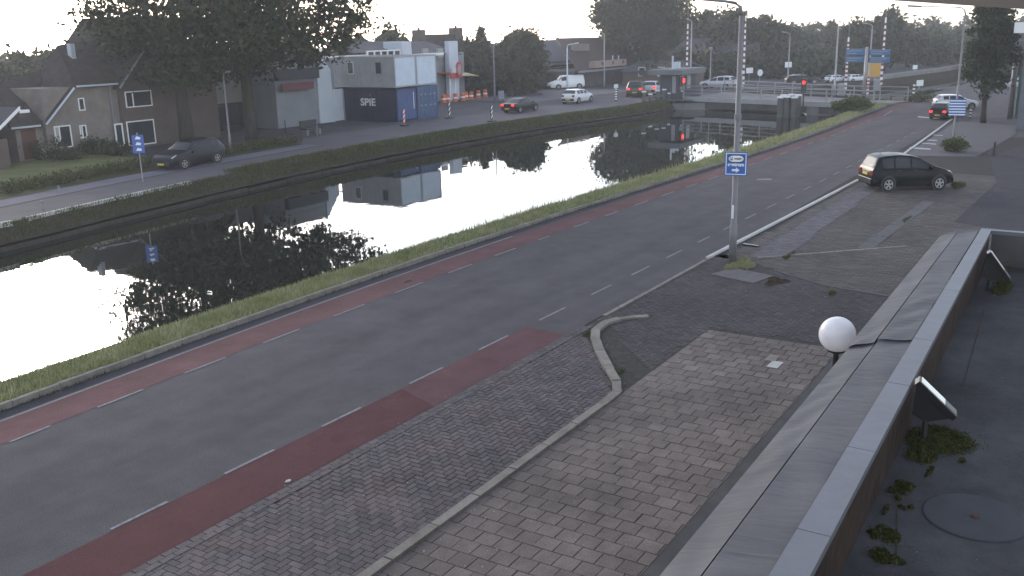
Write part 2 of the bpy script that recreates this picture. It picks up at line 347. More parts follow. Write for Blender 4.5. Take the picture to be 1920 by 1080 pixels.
# lane markings: each dash its own piece
def dashes(fn, starts, length, m, off=0, wd=.06):
    for x in starts:
        x1 = x+length; n = 4; b = MB(); v = []; f = []
        for k in range(n+1):
            xx = x+(x1-x)*k/n; y = fn(xx)+off; v += [(xx, y-wd/2, .009), (xx, y+wd/2, .009)]
        for k in range(n): f.append((2*k, 2*k+2, 2*k+3, 2*k+1))
        b.add(v, f).obj('lane_dash', m, road)
sA = [G(*p)[0] for p in [(19, 830), (185, 765), (346, 700.5), (491, 643), (622.5, 592.5), (740, 550), (840, 512), (928, 480), (1010, 450), (1075, 426), (1135, 405)]]
eA = [G(*p)[0] for p in [(96, 799.5), (270, 731), (422.5, 670.5), (561, 617.5), (685, 571), (792.5, 530), (886, 496), (967, 465.5), (1030, 443), (1105, 416), (1160, 397)]]
for a, b in zip(sA, eA): dashes(yA, [a], b-a, M_MARK)
x = sA[-1]+2.4
while x < 70: dashes(yA, [x], 1.15, M_MARK, wd=.055); x += 2.4
sB = [(207, 993), (420.5, 888.6), (604.5, 800.5), (769.5, 720), (899, 657), (1010, 601), (1107, 553), (1182.5, 516), (1250, 484), (1309, 455), (1355, 431), (1397.5, 411)]
eB = [(316, 942), (515, 844), (653+30, 766), (834, 690), (954.6, 630), (1060, 577), (1147.5, 535), (1217.5, 499.5), (1279, 469.5), (1334, 444), (1375, 421), (1417.5, 401)]
for a, b in zip(sB, eB): xa = G(*a)[0]; dashes(yB, [xa], G(*b)[0]-xa, M_MARK)
x = G(1397.5, 411)[0]+2.3
while x < 62: dashes(yB, [x], 1.1, M_MARK, wd=.05); x += 2.3
strip(xs(3, 26, 1), lambda x: yRO(x)-.035, lambda x: yRO(x)+.035, .009).obj('edge_line', mat('worn_line', (.17, .165, .17), .7, var=.2, scale=6), road)
# give-way stroke and other marks in the junction
def mark(pts, m=M_MARKB, nm='road_marking', z=.010):
    p = [G(*q) for q in pts]; MB().add([(x, y, z) for x, y in p], [tuple(range(len(p)))]).obj(nm, m, road)
mark([(1721, 218), (1762, 222), (1762, 224), (1721, 220)]); mark([(1656, 217), (1672, 207), (1673, 208), (1658, 218)], M_MARK)
mark([(1418, 336), (1446, 335), (1447, 338), (1420, 338)], M_MARK)
# gutter + kerb along the far side of the road
strip(xs(-30, 84, 2), lambda x: yRO(x)+.09, lambda x: yRO(x)+.44, .004).obj('gutter', M_ASPHD, kind='structure')
kb = thing('kerb', 'low concrete kerb between the far red cycle lane and the grass verge', 'kerb', (0, 0, 0))
x = -12.; 
while x < 82:
    y0, y1 = yKB(x), yKB(x+.985); j = random.uniform(-.008, .008)
    MB().prism([(x, y0-.055), (x+.985, y1-.055), (x+.985, y1+.055), (x, y0+.055)], -.1, .115+j).obj('kerb_stone', M_KERB, kb); x += 1.
# verge soil/grass sheet
strip(xs(-30, 80, 2), lambda x: yKB(x)+.05, yBT, .06).obj('verge', M_LAWN, kind='structure')
MB().add([(80, yKB(80)+.05, .06), (88, 17.0, .06), (88, 18.3, .06), (84, 18., .06), (80, yBT(80), .06)], [(0, 1, 2, 3, 4)]).obj('verge', M_LAWN, kind='structure')

def blades(name, n, place, hmin, hmax, wd, m, parent=None, lean=.5, kind='stuff', label=None):
    P = place(n); n = len(P)
    h = rng.uniform(hmin, hmax, n)*np.where(rng.random(n) < .04, 1.4, 1.); a = rng.uniform(0, 2*np.pi, n); l = rng.uniform(0, lean, n)*h; la = rng.uniform(0, 2*np.pi, n)
    dx, dy = np.cos(a)*wd, np.sin(a)*wd; V = np.zeros((n, 3, 3))
    V[:, 0] = P-np.stack([dx, dy, 0*dx], 1); V[:, 1] = P+np.stack([dx, dy, 0*dx], 1); V[:, 2] = P+np.stack([np.cos(la)*l, np.sin(la)*l, h], 1)
    return link(name, np_mesh(name, V.reshape(-1, 3), 3, m), parent, kind=kind, label=label)
def vergeP(x0, x1, fa, fb, zf):
    def f(n):
        x = rng.uniform(x0, x1, n); t = rng.random(n); a = np.array([fa(q) for q in x]); b = np.array([fb(q) for q in x]); y = a+(b-a)*t
        keep = (np.sin(x*2.1+y*1.7)+np.sin(x*.9-y*3.1)+rng.normal(0, 1.0, n)) > -1.2
        return np.stack([x, y, zf(t)], 1)[keep]
    return f
zsl = lambda t: np.where(t < .6, .05, .05-(t-.6)*2.0)
k0, k1 = (lambda x: yKB(x)+.04), (lambda x: yBT(x)+.7)
blades('grass', 60000, vergeP(5, 22, k0, k1, zsl), .05, .15, .012, M_GRASS, label='green grass verge between road kerb and canal')
blades('grass', 45000, vergeP(22, 45, k0, k1, zsl), .06, .18, .017, M_GRASS)
blades('grass', 26000, vergeP(45, 84, k0, k1, zsl), .08, .25, .03, M_GRASS)
blades('grass', 900, vergeP(26, 60, lambda x: yBT(x)+.2, k1, lambda t: -.1-0*t), .16, .3, .013, M_GRASS)
blades('grass', 1500, vergeP(3, 50, lambda x: yRO(x)+.36, lambda x: yRO(x)+.47, lambda t: 0*t), .03, .09, .014, M_GRASSD)
f0, f1 = (lambda x: yFB(x)-.65), (lambda x: yFB(x)+.9)
blades('grass', 42000, vergeP(33, 84, f0, f1, lambda t: np.where(t < .42, -.55+t*1.3, .0)), .06, .2, .03, M_GRASSD, label='dark grass on the bank across the canal')
blades('grass', 8000, vergeP(12, 33, f0, lambda x: yFB(x)-.15, lambda t: -.55+t*.6), .05, .15, .02, M_GRASSD)

# ---------------------------------------------------------------- our side pavement
yK = 7.32                                                     # row of long kerb stones beside the parking bay
PBX1 = 20.3
# bedding sheets under the pieces
MB().add([(-20, -5, -.012), (120, -5, -.012), (120, 9.4, -.012), (-20, 9.9, -.012)], [(0, 1, 2, 3)])
bay = MB().add([(-6, yK, -.010), (15.0, yK, -.010), (18.2, yNR(18.2), -.010), (12, yNR(12), -.010), (5, yNR(5), -.010), (-6, yNR(-6), -.010)], [(0, 1, 2, 3, 4, 5)]).obj('parking_bay', M_JOINT, kind='structure')
pav = MB().add([(-6, 4.0, -.008), (19.9, 4.0, -.008), (19.9, 7.1, -.008), (15.8, 7.24, -.008), (-6, 7.24, -.008)], [(0, 1, 2, 3, 4)]).obj('pavement', M_JOINT, kind='structure')

# tiles of 30 cm in running bond
def in_poly(x, y, poly):
    c = False; n = len(poly)
    for i in range(n):
        x1, y1 = poly[i]; x2, y2 = poly[(i+1) % n]
        if (y1 > y) != (y2 > y) and x < (x2-x1)*(y-y1)/(y2-y1)+x1: c = not c
    return c
def visible(x, y, m=40):
    if x < 1: return False
    px, py = PR(x, y, 0); return -m < px < 1920+m and -m < py < 1080+m
def lay(parent, name, cells, m, shared, dz, limit=300, z0=0.):
    # cells: (cx, cy, rot, length, width); nearest 'limit' as parts, the rest one stuff part
    cells = [c for c in cells if visible(c[0], c[1])]; cells.sort(key=lambda c: c[0]**2+c[1]**2)
    for c in cells[:limit]:
        o = link(name, shared, parent, (c[0], c[1], z0+random.uniform(-dz, dz)))
        o.rotation_euler = (random.uniform(-.006, .006), random.uniform(-.006, .006), c[2]+random.uniform(-.012, .012)); o.scale = (c[3], c[4], 1)
    b = MB()
    for cx, cy, ro, l, w_ in cells[limit:]:
        ca, sa = math.cos(ro+random.uniform(-.012, .012)), math.sin(ro); z = z0+random.uniform(-dz, dz); l, w_ = l/2, w_/2; e = .006
        pts = []
        for (u, v, zz) in ((-l, -w_, z-.03), (l, -w_, z-.03), (l, w_, z-.03), (-l, w_, z-.03), (-l+e, -w_+e, z), (l-e, -w_+e, z+random.uniform(-.003, .003)), (l-e, w_-e, z), (-l+e, w_-e, z)):
            pts.append((cx+u*ca-v*sa, cy+u*sa+v*ca, zz))
        b.add(pts, [(4, 5, 6, 7), (0, 1, 5, 4), (1, 2, 6, 5), (2, 3, 7, 6), (3, 0, 4, 7)])
    if b.v: b.obj(name+'_rest', m, parent, kind='stuff')
tile_me = MB().bbox(-.5, .5, -.5, .5, -.04, .0, .015).mesh('tile', M_TILE)
cells = []; poly_t = [(-6, 4.33), (19.5, 4.33), (19.62, 7.05), (15.9, 7.21), (-6, 7.21)]
row = 0; x = 4.
while x < 19.6:
    y = 7.06 - (.15 if row % 2 else 0); first = True
    yy = 7.21
    if row % 2: cells.append((x, 7.135, 0, .293, .143)); yy = 7.06
    while yy-.3 > 4.3: cells.append((x, yy-.15, 0, .293, .293)); yy -= .3
    if yy-4.33 > .02: cells.append((x, (yy+4.33)/2, 0, .293, yy-4.33-.007))
    x += .3; row += 1
skip = [(16.9, 5.42), (17.2, 5.35)]
lay(pav, 'tile', cells, M_TILE, tile_me, .004)
# odd pale tiles
for px, py in ((1448, 672), (1453, 684)):
    p = G(px, py); MB().bbox(-.2, .2, -.11, .11, 0, .008, .003).obj('tile', M_KERBP if py > 680 else M_KERB, pav, (p[0], p[1], .004))
MB().box(-6, 19.6, 3.96, 4.32, -.03, .006).obj('pavement_edging', M_CONCD, kind='structure')

def herring(x0, x1, y0, y1, L=.21, W=.105, poly=None):
    out = []; g_ = .006
    n0, n1 = int(x0/W)-4, int(x1/W)+4; m0, m1 = int(y0/W)-4, int(y1/W)+4
    for i in range(n0, n1):
        for j in range(m0, m1):
            k = (i-j) % 4
            if k == 0: c = ((i+1)*W, (j+.5)*W, 0)              # horizontal brick covers (i,j),(i+1,j)
            elif k == 2 and True: c = ((i+.5)*W, (j+0)*W, math.pi/2)   # vertical covers (i,j-1),(i,j)
            else: continue
            if poly and not in_poly(c[0], c[1], poly): continue
            out.append((c[0], c[1], c[2], L-g_, W-g_))
    return out
brick_me = MB().bbox(-.5, .5, -.5, .5, -.04, .0, .02).mesh('brick', M_BRICK)
bp = [(-2, yK+.02), (14.95, yK+.02), (16.9, 8.5), (17.9, yNR(17.9)-.16)]+[(q, yNR(q)-.16) for q in np.arange(17.5, 3., -.5)]
lay(bay, 'brick', herring(4, 18.2, 7, 10.2, .22, .11, bp), M_BRICK, brick_me, .0025)
# two border courses along the road edge
bc = []; x = 4.
while x < 18.2: sl_ = math.atan2(yNR(x+.3)-yNR(x-.3), .6); bc.append((x+.1, yNR(x+.1)-.06, sl_, .218, .108)); bc.append((x+.2, yNR(x+.2)-.17, sl_, .218, .108)); x += .225
lay(bay, 'border_brick', bc, M_BRICK, brick_me, .0015, 300, .007)
def course(a, b, wid, name, m, z=.012, n=None, z0=-.03):
    a, b = Vector((*a, 0)), Vector((*b, 0)); L = (b-a).length; d = (b-a)/L; nn = Vector((-d.y, d.x, 0)); n = n or max(1, int(L/1.0)); out = []
    for i in range(n):
        p = a+d*(L*i/n+.008); q = a+d*(L*(i+1)/n-.008)
        bb = MB().prism([(p+nn*(-wid/2))[:2], (q+nn*(-wid/2))[:2], (q+nn*wid/2)[:2], (p+nn*wid/2)[:2]], z0, z+random.uniform(-.003, .003)); out.append(bb)
    return out
# driveway: dark bricks, beyond it the parking court
drive = MB().add([(G(1110, 620)[0]-4.4, 7.24, -.006), (19.9, 7.06, -.006), (19.9, 4., -.006), (27.5, 3.3, -.006), (26.6, 9.55, -.006), (18.3, yNR(18.3)-.02, -.006)], [(0, 1, 2, 3, 4, 5)]).obj('driveway', M_JOINT, kind='structure')
dpoly = [(16.4, 7.3), (19.62, 7.22), (19.66, 4.2), (23.9, 4.0), (24.3, 5.9), (25.3, 7.6), (26.2, 9.5), (19.0, yNR(19)-.05), (18.6, 9.2)]
lay(drive, 'brick', herring(15, 28, 3.6, 10, .21, .105, dpoly), M_BRICKD, MB().bbox(-.5, .5, -.5, .5, -.04, .0, .02).mesh('brick', M_BRICKD), .003)
for bb in course((24.0, 4.0), (24.4, 5.9), .11, 'x', M_KERB, .012)+course((24.4, 5.9), (25.4, 7.6), .11, 'x', M_KERB, .012): bb.obj('edge_stone', mat('edge_stone', (.085, .082, .080), .9, rnd=.1), drive)
park = MB().add([(23.4, 3.0, -.006), (62, 2.2, -.006), (62, yNR(62), -.006), (26.3, yNR(26)-.02, -.006), (25.9, 8.1, -.006)], [(0, 1, 2, 3, 4)]).obj('parking_court', mat('court_joint', (.040, .038, .037), .95), kind='structure')
ppoly = [(24.1, 4.0), (24.1, 2.4), (46, 2.2), (46, 9.0), (26.5, 9.35), (25.5, 7.6), (24.45, 5.9)]
def running(x0, x1, y0, y1, poly, L=.21, W=.105):
    out = []; r = 0; x = x0
    while x < x1:
        y = y0+(L/2 if r % 2 else 0)
        while y < y1:
            if in_poly(x, y, poly): out.append((x, y, math.pi/2, L-.007, W-.007))
            y += L
        x += W; r += 1
    return out
lay(park, 'brick', running(23.4, 46, 2.2, 9.4, ppoly, .24, .12), M_BRICKP, MB().bbox(-.5, .5, -.5, .5, -.04, .0, .02).mesh('brick', M_BRICKP), .003)
# asphalt strip at the building side of the court
MB().add([(34.5, 4.3, .004), (33.5, 2.0, .004), (62, 1.0, .004), (62, 3.6, .004), (52.5, 5.2, .004), (44, 4.0, .004)][::1], [(0, 1, 2, 3, 4, 5)]).obj('footpath', M_ASPHD, kind='structure')
MB().add([(G(1600, 232)[0]*0+p[0], p[1], .006) for p in [G(1690, 292), G(1830, 294), G(1905, 252), G(1905, 235), G(1800, 226)]], [(0, 1, 2, 3, 4)]).obj('footpath', M_BRICKL, kind='structure')
# pale drain courses in the court
ribs = MB()
a0, a1 = G(1420, 470), G(1600, 372)
lay(park, 'pale_brick', [c for c in running(26.5, 41, 7.7, 9.0, [(26.6, 8.75), (26.9, 7.75), (41, 8.0), (41, 8.75)], .22, .11)], M_BRICKL, MB().bbox(-.5, .5, -.5, .5, -.04, .0, .02).mesh('brick', M_BRICKL), .002, 300, .012)
for bb in course(G(1620, 467), G(1742, 378), .42, 'x', M_BRICKL, .012): bb.obj('drain_stone', mat('drain_concrete', (.10, .096, .097), .85, var=.15, scale=4, rnd=.08), park)
for bb in course(G(1420, 484), G(1700, 462), .10, 'x', M_BRICKL, .02): bb.obj('drain_stone', M_KERB, park)

# kerb stones between bay and pavement (long flat concrete)
kerb = thing('kerb', 'pale concrete kerb curving from the driveway round the brick parking bay', 'kerb')
kp = [(3.0, yK), (4.0, yK)]
segs = [((a, yK-.06), (a+.985, yK-.06)) for a in np.arange(3.3, 14.2, 1.)]
curve = [(14.28, 7.26), (15.0, 7.29), (15.5, 7.55), (16.0, 7.95), (16.9, 8.62), (17.65, 9.12), (18.15, 9.36), (18.75, 9.42), (19.2, 9.26), (19.5, 9.05), (19.72, 8.78)]
segs += [(curve[i], curve[i+1]) for i in range(len(curve)-1)]
for k, (a, b) in enumerate(segs):
    a, b = Vector(a), Vector(b); d = (b-a).normalized(); nn = Vector((-d.y, d.x)); q = b-d*.012; w2 = .075
    if k < 11: pts = [a-nn*w2, q-nn*w2, q+nn*w2, a+nn*w2]; h = .05
    else:
        def nrm(i):
            p, r_ = Vector(curve[max(i-1, 0)]), Vector(curve[min(i+1, len(curve)-1)]); t = (r_-p).normalized(); return Vector((-t.y, t.x))
        i = k-11; w3 = .10 if 2 < i < 8 else .085; n0, n1 = nrm(i), nrm(i+1); pts = [a-n0*w3, q-n1*w3, q+n1*w3, a+n0*w3]; h = .06 if 1 < i < 8 else .04
    MB().prism([tuple(p) for p in pts], -.05, h+random.uniform(-.004, .004)).obj('kerb_stone', M_KERB, kerb)
# flat kerb along the driveway mouth and white raised kerb of the court
kerb2 = thing('kerb', 'flush mossy kerb along the dark driveway mouth', 'kerb')
x = 19.3
while x < 25.5: 
    for bb in course((x, yNR(x)-.06), (x+.78, yNR(x+.78)-.06), .10, 'x', M_KERB, .022, 1): bb.obj('kerb_stone', M_KERB, kerb2)
    x += .8
kerb3 = thing('kerb', 'long white painted kerb between road and parking court', 'kerb')
pA, pB, pC = G(1326, 485), G(1612, 337), G(1785, 224)
for (a, b) in ((pA, pB), (G(1655, 318), pC)):
    for bb in course(a, b, .11, 'x', M_KERBP, .055): bb.obj('kerb_stone', mat('kerb_white', (.44, .43, .41), .7, var=.12, scale=4), kerb3)
# parking lines beyond the green car
for q in (((1705, 276), (1745, 279), (1745, 281), (1707, 279)), ((1727, 268), (1755, 270), (1755, 271.5), (1729, 269.5)), ((1738, 262), (1757, 263), (1757, 264.5), (1740, 263.5)), ((1748, 253), (1768, 254), (1768, 255), (1750, 254))):
    mark(q, M_MARKB, 'road_marking', .014)
# slab, weeds
sp = [G(*p) for p in ((1332, 515), (1375, 503), (1450, 518), (1412, 532))]
MB().prism(sp[::-1] if False else [sp[0], sp[3], sp[2], sp[1]], -.02, .02).obj('paving_slab', mat('slab', (.12, .113, .11), .85, var=.15, scale=5, speck=.2), kind='structure')
def patch(c, rx, ry, n, h0, h1, m, wd=.012, name='weeds', label=None, z=0.):
    def f(n_):
        r = np.sqrt(rng.random(n_)); a = rng.uniform(0, 6.28, n_); r = r*(.75+.25*np.sin(a*3+c[0])); return np.stack([c[0]+r*np.cos(a)*rx, c[1]+r*np.sin(a)*ry, 0*r+z], 1)
    return blades(name, n, f, h0, h1, wd, m, label=label)
patch(G(1390, 497), .9, .42, 3500, .03, .09, M_GRASS, label='grass tuft round the sign post foot'); patch(G(1455, 528), .6, .35, 1300, .01, .035, mat('brown_weed', (.10, .075, .05), .9, rnd=.3, var=.2), label='brown weeds beside the paving slab')
patch(G(1560, 551), .2, .1, 300, .03, .08, M_GRASSD); patch(G(1795, 350), .7, .3, 900, .05, .22, M_GRASSD, .02, label='weeds in front of the green car')
patch(G(1478, 480), .7, .12, 500, .02, .05, M_GRASSD); patch(G(1700, 412), .8, .12, 500, .02, .05, M_GRASSD); patch(G(1106, 627), .25, .2, 300, .02, .05, M_GRASSD); patch(G(1158, 700), .3, .08, 250, .02, .05, M_GRASSD)
for px, py in ((541, 903), (1296, 517), (1603, 455), (1165, 735), (1478, 690)):
    p = G(px, py); MB().prism([(p[0]+.05*math.cos(t)*(1+.4*math.sin(t*3)), p[1]+.035*math.sin(t)) for t in np.linspace(0, 5.5, 7)], .004, .02).obj('pebble', M_KERBP if px < 600 else M_KERB, kind='stuff')
p = G(1405, 461); MB().prism([(p[0]-.1, p[1]-.3), (p[0]+.0, p[1]-.3), (p[0]+.1, p[1]+.2), (p[0]-.02, p[1]+.22)], .012, .05).obj('kerb_fragment', M_BLACK, kind='structure')

# small grit and blown specks on bricks, tiles and road
def specks(n, x0, x1, y0, y1, size, m, z, name='grit', label=None):
    P = np.stack([rng.uniform(x0, x1, n), rng.uniform(y0, y1, n), np.full(n, z)], 1); V = np.zeros((n, 4, 3)); a = rng.uniform(0, 6.28, n); s_ = size*rng.uniform(.4, 1.3, n)
    for k in range(4): V[:, k] = P+np.stack([np.cos(a+k*1.57)*s_, np.sin(a+k*1.57)*s_*.7, 0*a+.004*(k % 2)], 1)
    return link(name, np_mesh(name, V.reshape(-1, 3), 4, m), kind='stuff', label=label)
specks(420, 8, 19, 4.5, 10, .011, M_KERBP, .010, label='pale grit scattered on the bricks and tiles'); specks(300, 8, 30, 4, 16, .008, M_SOIL, .012); specks(160, 22, 44, 3, 9, .02, M_KERBP, .012)
MB().prism([(G(765, 528)[0]+.16*math.cos(t_), G(765, 528)[1]+.08*math.sin(t_)) for t_ in np.linspace(0, 5.6, 8)], .005, .012).obj('tar_spot', M_SOIL, road)
# ---------------------------------------------------------------- far side streets
fr0 = lambda x: yFB(x)+.9
frp = [(0, 398), (110, 357), (300, 311), (430, 287)]
ySide = lambda x: yFB(x)+3.6
strip(xs(-10, 44, 3), yFB, lambda x: yFB(x)+3.2, .0).obj('canal_path', mat('path_paving', (.115, .108, .112), .9, var=.12, scale=.8), kind='structure')
strip(xs(44, 88, 3), lambda x: yFB(x)+.9, lambda x: yFB(x)+7.5, .0).obj('canal_street', mat('street_far', (.105, .10, .108), .85, var=.12, scale=.6), kind='structure')
strip(xs(-10, 44, 3), lambda x: yFB(x)+3.2, lambda x: yFB(x)+3.34, .01).obj('gutter_line', M_ASPHD, kind='structure')
strip(xs(-10, 46, 3), lambda x: yFB(x)+3.34, lambda x: yFB(x)+4.9, .004).obj('footpath', mat('footpath_tiles', (.15, .143, .165), .9, var=.12, scale=.8), kind='structure')
strip(xs(-10, 44, 3), lambda x: yFB(x)+4.9, lambda x: yFB(x)+8.5, .02).obj('hedge_bed', M_GRASSD, kind='structure')
strip(xs(-10, 37, 3), lambda x: yFB(x)+8.5, 53., .03).obj('lawn', M_LAWN, kind='structure')
kb4 = thing('kerb', 'pale concrete edge stones on top of the bank across the canal', 'kerb')
x = 6.
while x < 29:
    y0, y1 = yFB(x), yFB(x+2.3); L_ = 2.2
    MB().prism([(x, y0-.09), (x+L_, y1-.09), (x+L_, y1+.09), (x, y0+.09)], -.15, .06).obj('kerb_stone', M_KERBP, kb4); x += 2.35 if random.random() < .8 else 2.9
MB().add([(80, 47.5, .008), (99, 45, .008), (99, 56, .008), (80, 57, .008)], [(0, 1, 2, 3)]).obj('forecourt', mat('forecourt_concrete', (.14, .135, .14), .9, var=.12, scale=.4), kind='structure')
HAZE = 0.0008
#__PART2__
# ================================================================== BUILDERS FOR THINGS
def win(parent, x0, x1, z0, z1, y=0., fr=.07, mull=(), frame=M_WHITE, pane=M_GLASS, name='window', curtain=False):
    f = MB(); yo = y-.05
    f.box(x0, x1, yo, y-.002, z1-fr, z1); f.box(x0, x1, yo, y-.002, z0, z0+fr); f.box(x0, x0+fr, yo, y-.002, z0+fr, z1-fr); f.box(x1-fr, x1, yo, y-.002, z0+fr, z1-fr)
    for t in mull: xm = x0+(x1-x0)*t; f.box(xm-fr/2, xm+fr/2, yo, y-.002, z0+fr, z1-fr)
    wo = f.obj(name, frame, parent)
    MB().box(x0+fr, x1-fr, y-.015, y-.003, z0+fr, z1-fr).obj('pane', pane, wo)
    if curtain: MB().box(x0+fr+.02, x0+fr+(x1-x0)*.25, y-.022, y-.017, z0+fr, z1-fr).obj('curtain', M_CURT, wo)
    return wo
def mesh_part(name, m, parent, fn, **k):
    b = MB(); fn(b); return b.obj(name, m, parent, **k)

# ---- cars
CARS = {
 'mpv':   dict(L=4.2, W=.88, wb=2.58, ra=.80, belt=(.98, .93), top=[(0, .62), (.03, .98), (.10, 1.06), (.34, 1.50), (.7, 1.57), (1.4, 1.60), (2.0, 1.55), (2.4, 1.44), (3.25, 1.05), (3.5, .98), (3.95, .86), (4.13, .70), (4.2, .5)], ws=(2.48, 3.18), rw=(.14, .40), sw=[(.50, 1.05), (1.14, 1.90), (1.99, 2.80)], r=.32),
 'hatch': dict(L=3.95, W=.86, wb=2.5, ra=.72, belt=(.98, .90), top=[(0, .6), (.03, .95), (.1, 1.03), (.45, 1.42), (.85, 1.47), (1.7, 1.47), (2.2, 1.42), (2.9, 1.0), (3.1, .96), (3.7, .82), (3.9, .66), (3.95, .5)], ws=(2.28, 2.85), rw=(.14, .42), sw=[(.6, 1.1), (1.18, 1.8), (1.88, 2.5)], r=.31),
 'suv':   dict(L=4.4, W=.92, wb=2.65, ra=.85, belt=(1.08, 1.02), top=[(0, .65), (.03, 1.05), (.12, 1.15), (.45, 1.60), (.9, 1.66), (2.0, 1.65), (2.5, 1.58), (3.1, 1.12), (3.3, 1.07), (4.05, .95), (4.3, .80), (4.4, .55)], ws=(2.58, 3.08), rw=(.15, .42), sw=[(.62, 1.2), (1.28, 2.05), (2.13, 2.8)], r=.35),
 'sedan': dict(L=4.5, W=.89, wb=2.7, ra=.95, belt=(.94, .88), top=[(0, .6), (.04, .92), (.15, .98), (.75, 1.02), (1.45, 1.38), (1.9, 1.43), (2.4, 1.42), (2.8, 1.33), (3.45, .95), (3.6, .92), (4.25, .78), (4.45, .65), (4.5, .5)], ws=(2.85, 3.4), rw=(.85, 1.4), sw=[(1.15, 1.6), (1.68, 2.2), (2.28, 3.0)], r=.32),
 'van':   dict(L=4.4, W=.90, wb=2.7, ra=.75, belt=(1.10, 1.02), top=[(0, .6), (.03, 1.5), (.10, 1.78), (.4, 1.82), (2.4, 1.82), (2.8, 1.74), (3.35, 1.15), (3.5, 1.06), (4.15, .88), (4.35, .72), (4.4, .5)], ws=(2.85, 3.33), rw=(.04, .09), sw=[(2.3, 3.0)], r=.32),
 'pickup': dict(L=5.0, W=.92, wb=3.1, ra=1.1, belt=(1.12, 1.02), top=[(0, .65), (.03, 1.7), (.1, 1.78), (2.5, 1.80), (3.0, 1.70), (3.55, 1.15), (3.7, 1.08), (4.75, .92), (4.95, .75), (5., .55)], ws=(3.05, 3.52), rw=(.04, .09), sw=[(2.2, 2.7), (2.75, 3.2)], r=.36)}
def car(kind, name, label, paint, rear, front, lit=False, far_side=1, group=None, top_y=None, roofpaint=None, sx=None, zoff=0., detail=True, plate=True):
    c = CARS[kind]; L, W, wb, ra, r = c['L'], c['W'], c['wb'], c['ra'], c['r']
    pr, pf = Vector(G(*rear)), Vector(G(*front)); d = pf-pr; dist = d.length; d.normalize()
    n = Vector((-d.y, d.x)); mid = (pr+pf)/2
    if n.dot(mid) < 0: n = -n                                       # away from the camera
    s = .92
    if top_y is not None:
        zt = HT(mid+n*W*.5, top_y); s = zt/max(z for _, z in c['top'])
    sxx = sx or min(max(dist/wb, .72*s), 1.15*s)
    cen = mid+n*W*s
    t = thing(name, label, 'car', (cen.x, cen.y, zoff), math.atan2(d.y, d.x), group); t.scale = (sxx, s, s)
    off = -(ra+wb/2)                                                # origin midway between axles
    tx = np.array([p[0] for p in c['top']]); tz = np.array([p[1] for p in c['top']])
    T = lambda x: float(np.interp(x, tx, tz))
    def ring(x):
        e0, e1 = max(0, 1-x/.7), max(0, 1-(L-x)/.9); hw = W*(1-.13*e0**2.2-.22*e1**2.2); top = T(x)
        bz = min(np.interp(x, [0, L], c['belt']), top-.02); zb = .2+.10*max(e0, e1)**2
        g_ = min(max((top-bz)/.45, 0), 1); gh = hw*(.94-.20*g_)
        low = min(zb+.14, bz-.1); m1 = min(.55, bz-.06)
        return [(0, zb), (hw*.86, zb), (hw*.97, low), (hw, m1), (hw*.985, bz-.05), (hw*.945, bz), (gh, top-.075*g_-.012), (gh*.93, top-.018), (gh*.55, top+.004), (0, top+.012)]
    def P(x, s_, side):
        rg = ring(x); i = min(int(s_), 8); f = s_-i; y = rg[i][0]*(1-f)+rg[i+1][0]*f; z = rg[i][1]*(1-f)+rg[i+1][1]*f
        return Vector((x+off, side*y, z))
    stx = sorted(set(list(np.linspace(0, L, 30))+list(tx))); b = MB(); vs = []; fs = []
    for x in stx:
        rg = ring(x); rr = [(y, z) for y, z in rg]+[(-y, z) for y, z in rg[-2:0:-1]]
        for y, z in rr: vs.append((x+off, y, z))
    N = 18
    for i in range(len(stx)-1):
        for k in range(N): fs.append((i*N+k, i*N+(k+1) % N, (i+1)*N+(k+1) % N, (i+1)*N+k))
    fs.append(tuple(range(N-1, -1, -1))); fs.append(tuple(range((len(stx)-1)*N, len(stx)*N)))
    b.add(vs, fs); body = b.obj('body', paint, t, smooth=True)
    try: body.data.set_sharp_from_angle(angle=R(38))
    except Exception: pass
    def patch(nm, m, xa, xb, sa, sb, side=None, o=.008, par=t, nx=5, ns=4, smooth=True):
        b = MB()
        for sd_ in ([side] if side else [1, -1]):
            g_ = [[P(xa+(xb-xa)*i/nx, sa+(sb-sa)*k/ns, sd_) for k in range(ns+1)] for i in range(nx+1)]
            vs = []; fs = []
            for i in range(nx+1):
                for k in range(ns+1):
                    p = g_[i][k]; u = g_[min(i+1, nx)][k]-g_[max(i-1, 0)][k]; v = g_[i][min(k+1, ns)]-g_[i][max(k-1, 0)]
                    nn = u.cross(v); nn = nn.normalized() if nn.length > 1e-9 else Vector((0, 0, 1))
                    if nn.dot(Vector((0, p.y, p.z-.7))) < 0: nn = -nn
                    vs.append(p+nn*o)
            for i in range(nx):
                for k in range(ns): a = i*(ns+1)+k; fs.append((a, a+1, a+ns+2, a+ns+1) if sd_ > 0 else (a, a+ns+1, a+ns+2, a+1))
            b.add(vs, fs)
        return b.obj(nm, m, par, smooth=smooth)
    for k, (xa, xb) in enumerate(c['sw']):
        for sd_ in (1, -1): patch('side_window', M_CGLASS, xa, xb, 5.12, 5.93, sd_)
    patch('windscreen', M_CGLASS, c['ws'][0], c['ws'][1], 6.35, 9, None)
    patch('rear_window', M_RGLASS, c['rw'][0], c['rw'][1], 6.35, 9, None)
    if kind == 'van': MB().box(off-.012, off-.002, -.62, .62, 1.12, 1.52).obj('rear_window', M_CGLASS, t)
    if roofpaint: patch('roof_panel', roofpaint, c['rw'][1]+.1, c['ws'][0]-.06, 6.9, 9, None, o=.006)
